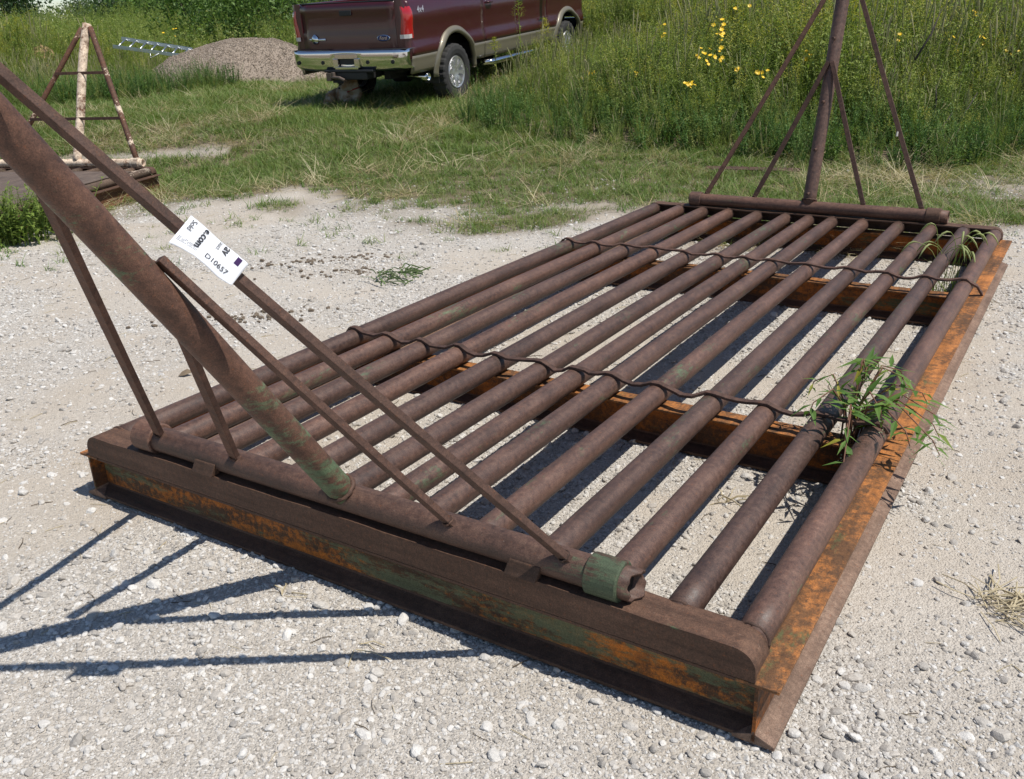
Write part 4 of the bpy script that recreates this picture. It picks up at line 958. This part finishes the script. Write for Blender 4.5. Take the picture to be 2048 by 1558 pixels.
# ------------------------------------------------------------------ shrubs and trees behind
BARK = plain('bark', (.10, .08, .06), .9, vary=.4, scale=8, bmp=.6)
LEAF_L = leaf_mat('light_shrub_leaf', [(0, (.085, .155, .035)), (.5, (.11, .19, .045)), (1, (.14, .22, .055))], .32, val=(.55, 1.4))
LEAF_D = leaf_mat('dark_tree_leaf', [(0, (.035, .075, .028)), (.5, (.045, .09, .032)), (1, (.06, .11, .038))], .3, val=(.55, 1.4))
LEAF_P = leaf_mat('pale_tree_leaf', [(0, (.10, .15, .07)), (1, (.14, .19, .085))], .3, val=(.55, 1.4))
def leafmass(seed, lobes, n, ll):
    """leaf-sized faces grouped on twigs through the crown's volume, with gaps between the groups"""
    r = np.random.default_rng(seed); V = np.empty((0, 3)); L_ = len(lobes); W_ = np.array([a[3] ** 2 for a in lobes]); W_ = W_ / W_.sum()
    tw = max(1, n // 14); ci = r.choice(L_, tw, p=W_); dirs = r.normal(size=(tw, 3)); dirs /= np.linalg.norm(dirs, axis=1)[:, None]; rad = r.uniform(.45, 1.08, tw)
    C = np.array([l[:3] for l in lobes])[ci] + dirs * (rad * np.array([l[3] for l in lobes])[ci])[:, None] * np.array([1, 1, .85])
    c = np.repeat(C, 14, 0) + r.normal(0, ll * 1.1, (tw * 14, 3)); m = len(c)
    d = r.normal(size=(m, 3)) + np.repeat(dirs, 14, 0) * .6; d /= np.linalg.norm(d, axis=1)[:, None]; s = np.cross(d, r.normal(size=(m, 3))); s /= np.linalg.norm(s, axis=1)[:, None]
    ln = ll * r.uniform(.6, 1.3, m)[:, None]; wd = ln * .42
    Q = np.stack([c, c + d * ln * .45 + s * wd / 2, c + d * ln, c + d * ln * .45 - s * wd / 2], 1).reshape(-1, 3)
    return Q, [(4 * i, 4 * i + 1, 4 * i + 2, 4 * i + 3) for i in range(m)]
def woody(name, loc, lobes, n, ll, mat, trunk_h, trunk_r, label, cat, seed, limbs=6):
    ro = empty(name, loc); tag(ro, label, cat, 'trees and shrubs in the background'); r = random.Random(seed)
    zc = np.mean([l[2] for l in lobes]); parts = [tube([(0, 0, -.15), (.02, .01, trunk_h * .5), (-.02, .02, max(trunk_h, zc * .9))], [trunk_r, trunk_r * .75, trunk_r * .35], 9)]
    for i in range(limbs):
        l = lobes[i % len(lobes)]; z0_ = trunk_h * r.uniform(.4, .95)
        parts.append(tube([(0, 0, z0_), (l[0] * .5, l[1] * .5, z0_ + (l[2] - z0_) * .55), (l[0] * 1.0, l[1] * 1.0, l[2] + l[3] * .3)], [trunk_r * .45, trunk_r * .3, trunk_r * .08], 6))
    mk('trunk' if cat == 'tree' else 'stem', merge(*parts), BARK, ro, True); mk('crown', leafmass(seed, lobes, n, ll), mat, ro)
    return ro
def lobes_(seed, w, h, z0, n=9, rr=.34):
    r = random.Random(seed); o = []
    for i in range(n):
        a = r.uniform(0, 6.28); q = r.uniform(.15, .62) * w / 2; z = z0 + (h - z0) * r.uniform(.15, .82); o.append((q * math.cos(a), q * math.sin(a), z, rr * w * r.uniform(.45, .8)))
    return o
def gpos(px, y): d = ray(px, 60); X = d[0] / d[1] * y; return (X, y, float(ground(X, y)))
B = [('shrub', 480, 27, 4.4, 3.6, .2, 7000, .13, LEAF_L, 'tall light green bush standing behind the gravel heap', 'bush'),
     ('shrub', 392, 30, 3.2, 2.5, .2, 4500, .13, LEAF_L, 'rounded green bush left of the tallest bush, above the ladder', 'bush'),
     ('shrub', 560, 33, 3.0, 3.4, .2, 4500, .14, LEAF_D, 'dark green bush next to the left corner of the truck bed', 'bush'),
     ('oak_tree', 22, 62, 7.0, 5.4, 1.2, 6000, .26, LEAF_D, 'dark leafy tree on the skyline at the far left corner', 'tree'),
     ('oak_tree', 62, 95, 6.0, 3.7, .8, 4500, .32, LEAF_P, 'pale distant tree just right of the dark corner tree', 'tree'),
     ('oak_tree', 172, 88, 5.0, 4.0, .8, 4500, .30, LEAF_P, 'slender pale tree on the skyline above the white wing', 'tree'),
     ('oak_tree', 262, 80, 9.0, 5.0, 1.2, 5500, .30, LEAF_D, 'broad dark tree on the skyline above the ladder', 'tree'),
     ('oak_tree', 340, 72, 9.0, 6.0, 1.2, 5500, .28, LEAF_L, 'green tree on the skyline between the broad dark tree and the bushes', 'tree'),
     ('oak_tree', 640, 58, 9.0, 6.5, 1.2, 6000, .26, LEAF_D, 'dark tree rising directly behind the truck bed', 'tree'),
     ('shrub', 1222, 23, 3.4, 2.6, .1, 5500, .13, LEAF_D, 'dark broad-leaved bush behind the nose of the truck', 'bush'),
     ('shrub', 1580, 17.5, 2.4, 2.0, .1, 4500, .11, LEAF_D, 'dark green bush in the weeds left of the far wing post', 'bush'),
     ('shrub', 1745, 18.5, 2.2, 2.1, .1, 4500, .11, LEAF_D, 'dark green bush in the weeds right of the far wing post', 'bush')]
for i, (nm, px, y, w_, h_, z0_, n, ll, mt, lab, cat) in enumerate(B):
    woody(nm, gpos(px, y), lobes_(50 + i, w_, h_, z0_, 12 if cat == 'tree' else 9), n, ll, mt, h_ * (.4 if cat == 'tree' else .25), .12 if cat == 'tree' else .045, lab, cat, 70 + i)
# a mass of woodland far beyond, reading as one band
xw = np.concatenate([rng.uniform(-75, -8, 260), rng.uniform(-8, 75, 220)]); yw = rng.uniform(75, 120, 480)
wl_ = [proto('wood', leafmass(300 + i, lobes_(400 + i, 6, 4.2, .2, 9), 1800, .36), m_) for i, m_ in enumerate((LEAF_D, LEAF_D, LEAF_L))]
xs_k = ~((xw / yw > -.52) & (xw / yw < -.39)); xw, yw = xw[xs_k], yw[xs_k]
emit('far_woodland', wl_, xw, yw, .55, 1.0, tilt=.05)
# reddish dirt mound in the weeds, far left
mx = gpos(62, 21); DM = plain('orange_dirt', (.36, .23, .13), .95, vary=.3, scale=5, bmp=.6)
V, Fc = icos(3); mo = mk('dirt_mound', ([(x * .55 * (1 + .15 * math.sin(5 * y)), y * .5, max(-.05, z * .75 + .08 * math.sin(4 * x + 2 * y))) for x, y, z in V.tolist()], Fc), DM, None, True); mo.location = mx
tag(mo, 'small orange dirt mound in the weeds at the far left', 'dirt mound')

# ------------------------------------------------------------------ yellow flowers and goldenrod
YEL = plain('yellow_petals', (.80, .52, .016), .5, vary=.12); STEM_G = plain('green_stem', (.09, .15, .035), .6, vary=.25, scale=12)
def petals(r=.028):
    P = []
    for k_ in range(6):
        a = k_ * PI / 3; d = np.array([math.cos(a), math.sin(a), .25]); s = np.array([-math.sin(a), math.cos(a), 0]); P.append(([(0, 0, 0), d * r * .6 + s * r * .34, d * r, d * r * .6 - s * r * .34], [(0, 1, 2, 3)]))
    return merge(*P)
FM = mesh_data('flower', *petals(), [YEL])
def flower_plant(px, py, y, n, sw, sh, label):
    """a stalk whose flowers sit round the pixel's sight line, at distance y; its foot is on the ground below"""
    c = at_depth(px, py, y); gz = float(ground(c[0], c[1])); ro = empty('flowering_weed', (c[0], c[1], gz)); tag(ro, label, 'flower', 'yellow flowering weeds'); hh = c[2] - gz
    st = []
    for i in range(max(2, n // 4)):
        o = np.array([random.uniform(-sw, sw), random.uniform(-.1, .1), hh + random.uniform(-sh, sh)]); st.append(tube([(0, 0, 0), (o[0] * .3, o[1] * .3, o[2] * .5), tuple(o)], [.006, .005, .002], 5))
        for j in range(6): q = random.uniform(.3, .95); st.append(leaf_quad((o[0] * q * q, o[1] * q, o[2] * q), (random.uniform(-1, 1), random.uniform(-1, 1), .3), (0, 0, 1), .10, .028))
    mk('stem', merge(*st), STEM_G, ro)
    for i in range(n):
        f = link(bpy.data.objects.new('flower', FM), ro); f.location = (random.gauss(0, sw * .55), random.uniform(-.16, -.02), max(.1, hh + random.gauss(0, sh * .6)))
        f.rotation_euler = (random.uniform(.2, 1.3), random.uniform(-.5, .5), random.uniform(-.6, .6)); s_ = random.uniform(.8, 1.25); f.scale = (s_, s_, s_)
for a in ((1443, 62, 12.2, 13, .09, .16, 'tallest yellow flower spike left of the far wing'), (1412, 112, 11.6, 14, .20, .08, 'wide cluster of yellow flowers below the tallest flower spike'), (1378, 167, 11.2, 6, .07, .04, 'low yellow flower clump at the left of the flower patch'),
          (1520, 147, 11.4, 6, .10, .05, 'yellow flower clump beside the upper left brace of the far wing'), (1470, 138, 11.6, 3, .05, .04, 'few yellow flowers between the wide cluster and the far wing'), (1178, 150, 13.2, 6, .10, .06, 'small yellow flowers in the weeds right of the truck wheel'),
          (1944, 24, 12.6, 3, .06, .05, 'yellow flowers near the upper right corner'), (1270, 147, 12.4, 3, .05, .04, 'pair of yellow flowers midway between truck and flower patch'), (1900, 92, 12.2, 4, .10, .12, 'sparse yellow flowers right of the far wing'), (1612, 112, 11.8, 3, .04, .04, 'yellow flowers showing just behind the left outer brace'), (1965, 72, 12.0, 4, .10, .08, 'small yellow flowers below those in the upper right corner'), (2015, 112, 11.6, 3, .08, .06, 'yellow flowers at the right edge above the dead branches'), (1790, 70, 12.4, 3, .08, .06, 'yellow flowers just right of the far wing outer brace'), (1330, 60, 13.2, 4, .12, .10, 'thin yellow flowers above the flower patch, left of its tallest spike'), (1480, 20, 13.2, 3, .10, .06, 'faint yellow flowers at the top edge above the flower patch'), (345, 62, 21, 4, .25, .12, 'yellow flowers in the far weeds above the ladder')):
    flower_plant(*a)
def goldenrod(px, py_top, y, label):
    c = at_depth(px, py_top, y); gz = float(ground(c[0], c[1])); hh = max(.4, c[2] - gz); ro = empty('goldenrod', (c[0], c[1], gz)); tag(ro, label, 'weed', 'goldenrod stalks by the truck')
    st = [tube([(0, 0, 0), (.02, 0, hh * .5), (.0, 0, hh)], [.008, .007, .003], 6)]
    for j in range(34): q = random.uniform(.2, .9); a = random.uniform(0, 6.28); st.append(leaf_quad((.02 * q, 0, hh * q), (math.cos(a), math.sin(a), .4), (0, 0, 1), .11 * (1.1 - .5 * q), .022))
    mk('stem', merge(*st), WEED, ro)
    pl = []
    for j in range(150):
        q = random.random(); a = random.uniform(0, 6.28); w_ = .11 * (1 - q) * math.sqrt(random.random()) + .008; pl.append(leaf_quad((w_ * math.cos(a), w_ * math.sin(a), hh * .80 + q * hh * .22 + w_ * .3), (math.cos(a), math.sin(a), .6), (0, 0, 1), .035, .016))
    mk('plume', merge(*pl), PLUME, ro)
goldenrod(1036, -4, 14.6, 'tall goldenrod stalk in front of the truck door'); goldenrod(988, 78, 14.2, 'shorter goldenrod with yellow tip just right of the truck rear wheel'); goldenrod(1090, 40, 14.6, 'goldenrod in front of the truck door, right of the tall one')

# ------------------------------------------------------------------ weed growing through the rails
LEAFG = leaf_mat('smartweed_leaf', [(0, (.075, .15, .03)), (.45, (.11, .20, .04)), (.85, (.15, .24, .055)), (1, (.32, .27, .03))], .3)
REDST = plain('reddish_stem', (.17, .075, .04), .6, vary=.3, scale=20); SEEDW = plain('pale_seed_beads', (.42, .46, .26), .7, vary=.25, scale=60)
lm_ = [mesh_data('leaf', *merge(leaf_quad((0, 0, 0), (1, 0, .1 * k_), (0, 0, 1), .088 + .012 * k_, .018 + .002 * k_)), [LEAFG]) for k_ in range(3)]
Bw = gw((-.135, 1.40, .03)); wd_ = empty('smartweed', tuple(Bw)); tag(wd_, 'sprawling green weed with red stems growing through the right-hand rails', 'weed')
def place_leaf(parent, c, d, roll=0.0, s=1.0):
    d = Vector(d).normalized(); o = link(bpy.data.objects.new('leaf', random.choice(lm_)), parent); o.rotation_mode = 'QUATERNION'
    o.rotation_quaternion = d.to_track_quat('X', 'Z'); o.location = c; o.scale = (s, s * random.uniform(.8, 1.25), s)
PPM = 560.0
for dx, du, zz in ((95, -150, .40), (55, -125, .42), (150, -105, .38), (30, -95, .44), (205, -25, .30), (225, 45, .22), (160, 95, .24), (125, 150, .20), (-75, -85, .34), (-105, 5, .30), (-92, 205, .16), (-70, 125, .24), (55, 130, .26), (110, -60, .40), (20, 60, .32)):
    # image offset -> a sideways and away offset on the deck, at the height zz
    zz = .20 + (zz - .16) * .62; dx = dx if dx < 110 else 110 + (dx - 110) * .55; e = Vector((dx / PPM * .82, -du / PPM * 1.0 - (zz - .25) * 1.05, zz))
    P = [Vector((random.uniform(-.03, .03), random.uniform(-.03, .03), 0)), Vector((e.x * .18, e.y * .18, max(.26, zz * .80))), Vector((e.x * .55, e.y * .55, max(zz, .27) + .05)), e + Vector((0, 0, .012)), e + Vector((e.x * .10, e.y * .10, -.03))]
    C = []
    for i in range(len(P) - 1):
        for q in (0, .34, .67): C.append(P[i].lerp(P[i + 1], q))
    C.append(P[-1]); st = mk('stem', tube([tuple(c) for c in C], list(np.linspace(.0038, .0014, len(C))), 6), REDST, wd_, True)
    n = random.randint(9, 12)
    for i in range(n):
        q = .18 + .80 * i / n; k_ = min(int(q * (len(C) - 1)), len(C) - 2); c = C[k_].lerp(C[k_ + 1], q * (len(C) - 1) - k_); t_ = (C[k_ + 1] - C[k_]).normalized()
        a = i * 2.4 + random.uniform(-.5, .5); d = t_ * .55 + Vector((math.cos(a), math.sin(a), random.uniform(-.35, .35))); place_leaf(st, c, d, 0, random.uniform(.65, 1.2) * (1.15 - .35 * q))
    bd2 = []
    for i in range(random.randint(10, 18)):
        c = C[-1] + (C[-1] - C[-3]).normalized() * random.uniform(-.02, .045) + Vector([random.gauss(0, .007) for _ in range(3)]); V, Fc = icos(1); r_ = random.uniform(.0018, .003); bd2.append(([(c.x + v[0] * r_, c.y + v[1] * r_, c.z + v[2] * r_) for v in V.tolist()], Fc))
    mk('seed_head', merge(*bd2), SEEDW, st)
# foxtail grass at the far right corner of the near guard
fx = gw((-.20, 4.02, .0)); fo = empty('foxtail_grass', tuple(fx)); tag(fo, 'clump of nodding foxtail grass between the rails at the far right corner', 'grass clump')
FOX = leaf_mat('foxtail_head', [(0, (.30, .34, .13)), (1, (.42, .44, .20))], .3)
mk('blades', tuft(900, 40, .26, .007, .12, .5), WEED, fo)
for i in range(14):
    a = random.uniform(0, 6.28); ln = random.uniform(.05, .17); hh = random.uniform(.24, .40); b_ = (random.uniform(-.09, .09), random.uniform(-.07, .07)); d = (math.cos(a), math.sin(a))
    C = [np.array([b_[0] + d[0] * ln * q * q, b_[1] + d[1] * ln * q * q, hh * math.sin(min(q, 1.25) * PI / 2 * .92)]) for q in np.linspace(0, 1, 7)]
    tipv = [C[-1] + np.array([d[0] * .022 * j, d[1] * .022 * j, .010 * j - .007 * j * j]) for j in range(1, 5)]
    st = mk('stem', tube(C, .0018, 5), WEED, fo); mk('seed_head', tube([C[-1]] + tipv, [.002, .0055, .006, .0045, .001], 7), FOX, st, True)

# ------------------------------------------------------------------ small things on the ground
DRY = plain('straw', (.50, .42, .27), .8, vary=.25, scale=20)
def straw_pile(px, py, n, rad, label, mat, name='straw_tuft', hgt=.03, ln=.16, wd=.0035):
    c = hit(px, py); V = []
    for i in range(n):
        a = random.uniform(0, 6.28); q = rad * math.sqrt(random.random()); h_ = random.uniform(.004, hgt); d = random.gauss(.3, .9); l = ln * random.uniform(.4, 1.1)
        p0 = np.array([q * math.cos(a), q * math.sin(a), h_]); e = np.array([math.cos(d) * l, math.sin(d) * l, random.uniform(-.4, .25) * h_]); m_ = np.array([random.gauss(0, l * .08), random.gauss(0, l * .08), random.uniform(0, hgt * .6)])
        V.append(bar([p0, p0 + e * .5 + m_, p0 + e], wd * random.uniform(.6, 1.3), .0016, (0, 0, 1) if random.random() < .5 else (1, 1, 0)))
    o = mk(name, merge(*V), mat); o.location = (c[0], c[1], float(ground(c[0], c[1]))); tag(o, label, 'straw' if mat is DRY else 'weed'); return o
straw_pile(2010, 1225, 70, .085, 'tuft of dry straw on the gravel at the right edge', DRY)
straw_pile(575, 1195, 5, .02, 'short dry straw in the shadow of the wing', DRY, ln=.07, hgt=.012)
straw_pile(715, 1298, 4, .02, 'single dry stalk on the gravel below the near beam', DRY, ln=.10, hgt=.010)
straw_pile(1450, 1010, 8, .04, 'few dry stalks between the rails near the right corner', DRY, ln=.10)
straw_pile(795, 561, 60, .17, 'pulled green weeds lying on the gravel behind the left rail', plain('wilted_green', (.10, .15, .05), .8, vary=.3), 'pulled_weeds', .05, .14, .008)
# litter of straw and twigs too small to count
n = 1500; x, y = pts(n, -4, 4, 1.4, 8.5); k = infan(x, y, .3); x, y = x[k], y[k]
emit('straw_litter', [proto('l', bar([(-.03, 0, 0), (0, .003 * (i - 1), .002), (.03, .004, 0)], .0022, .0012, (0, 0, 1)), DRY if i else plain('twig', (.12, .09, .06), .9)) for i in range(3)], x, y, .4, 1.3, .003, .05)
CL = plain('dark_soil', (.16, .125, .09), .95, vary=.3, scale=20, bmp=.8)
for px, py, n, sx_, sy_, lab in ((500, 635, 70, .22, .06, 'row of dark soil clods on the gravel left of the near strap'), (640, 522, 90, .30, .07, 'dark soil clods raked up on the gravel toward the grass'), (700, 545, 60, .30, .06, 'thin line of soil clods beside the pulled weeds')):
    c = hit(px, py); Q = []
    for i in range(n):
        V, Fc = stone(500 + i, 1); s_ = random.uniform(.006, .022); o_ = (random.gauss(0, sx_), random.gauss(0, sy_)); Q.append(([(v[0] * s_ + o_[0], v[1] * s_ + o_[1] + .15 * o_[0], v[2] * s_ + s_ * .3) for v in V], Fc))
    o = mk('soil_clods', merge(*Q), CL); o.location = (c[0], c[1], float(ground(c[0], c[1]))); tag(o, lab, 'soil')
c = hit(372, 752); lf = mk('dead_leaf', ([(-.035, -.01, .004), (.0, -.022, .012), (.04, .0, .022), (.005, .02, .03), (-.02, .014, .02)], [(0, 1, 2, 3, 4)]), plain('brown_leaf', (.19, .14, .09), .8), None); lf.location = c; tag(lf, 'curled brown leaf lying alone on the gravel at left', 'leaf'); lf.modifiers.new('t', 'SOLIDIFY').thickness = .001
c = hit(815, 1497); lf = mk('dead_leaf', ([(-.018, -.006, .003), (.0, -.010, .008), (.02, .0, .006), (.002, .009, .010)], [(0, 1, 2, 3)]), plain('dark_leaf', (.07, .05, .03), .8), None); lf.location = c; tag(lf, 'small dark leaf on the gravel at the bottom edge', 'leaf'); lf.modifiers.new('t', 'SOLIDIFY').thickness = .001
a, b = hit(1412, 347), hit(1600, 350); sp = mk('steel_strip', bar([a + np.array([0, 0, .06]), b + np.array([0, 0, .05])], .05, .006, (0, 1, .5)), RUST_BAR); tag(sp, 'rusty steel strip lying in the dry grass behind the far wing', 'steel strip')
# weeds growing over the left guard's near side
for px, py, n, sc, lab in ((62, 484, 18, .70, 'leafy green weeds growing against the left guard'), (112, 458, 12, .62, 'upper clump of weeds in front of the left guard')):
    c = hit(px, py); ro = empty('weed_clump', (c[0], c[1], float(ground(c[0], c[1])))); tag(ro, lab, 'weed')
    st = []; lv = []
    for i in range(n):
        (VF, mi) = forb(700 + i + px, .62 * sc, 3, 30, .075, .026, .25); o_ = (random.gauss(0, .17), random.gauss(0, .10)); lv.append(([(v[0] + o_[0], v[1] + o_[1], v[2]) for v in VF[0]], VF[1]))
    mk('foliage', merge(*lv), WEED, ro)
# dead branches in the weeds at right
DB = plain('dead_wood', (.045, .036, .03), .9, vary=.3)
br = empty('dead_branches', tuple(hit(1880, 300))); tag(br, 'dark dead branches sticking out of the weeds at right', 'branch'); o0 = np.array(br.location)
for (x0, y0, x1, y1, dd) in ((1862, 245, 1872, 170, .3), (1880, 290, 1955, 185, .1), (1850, 290, 1905, 225, -.1), (1830, 120, 1885, 15, .9)):
    q0 = at_depth(x0, y0, o0[1] + dd) - o0; q1 = at_depth(x1, y1, o0[1] + dd + .15) - o0; mk('branch', tube([q0, (q0 + q1) / 2 + np.array([.03, 0, 0]), q1], [.014, .011, .004], 7), DB, br, True)
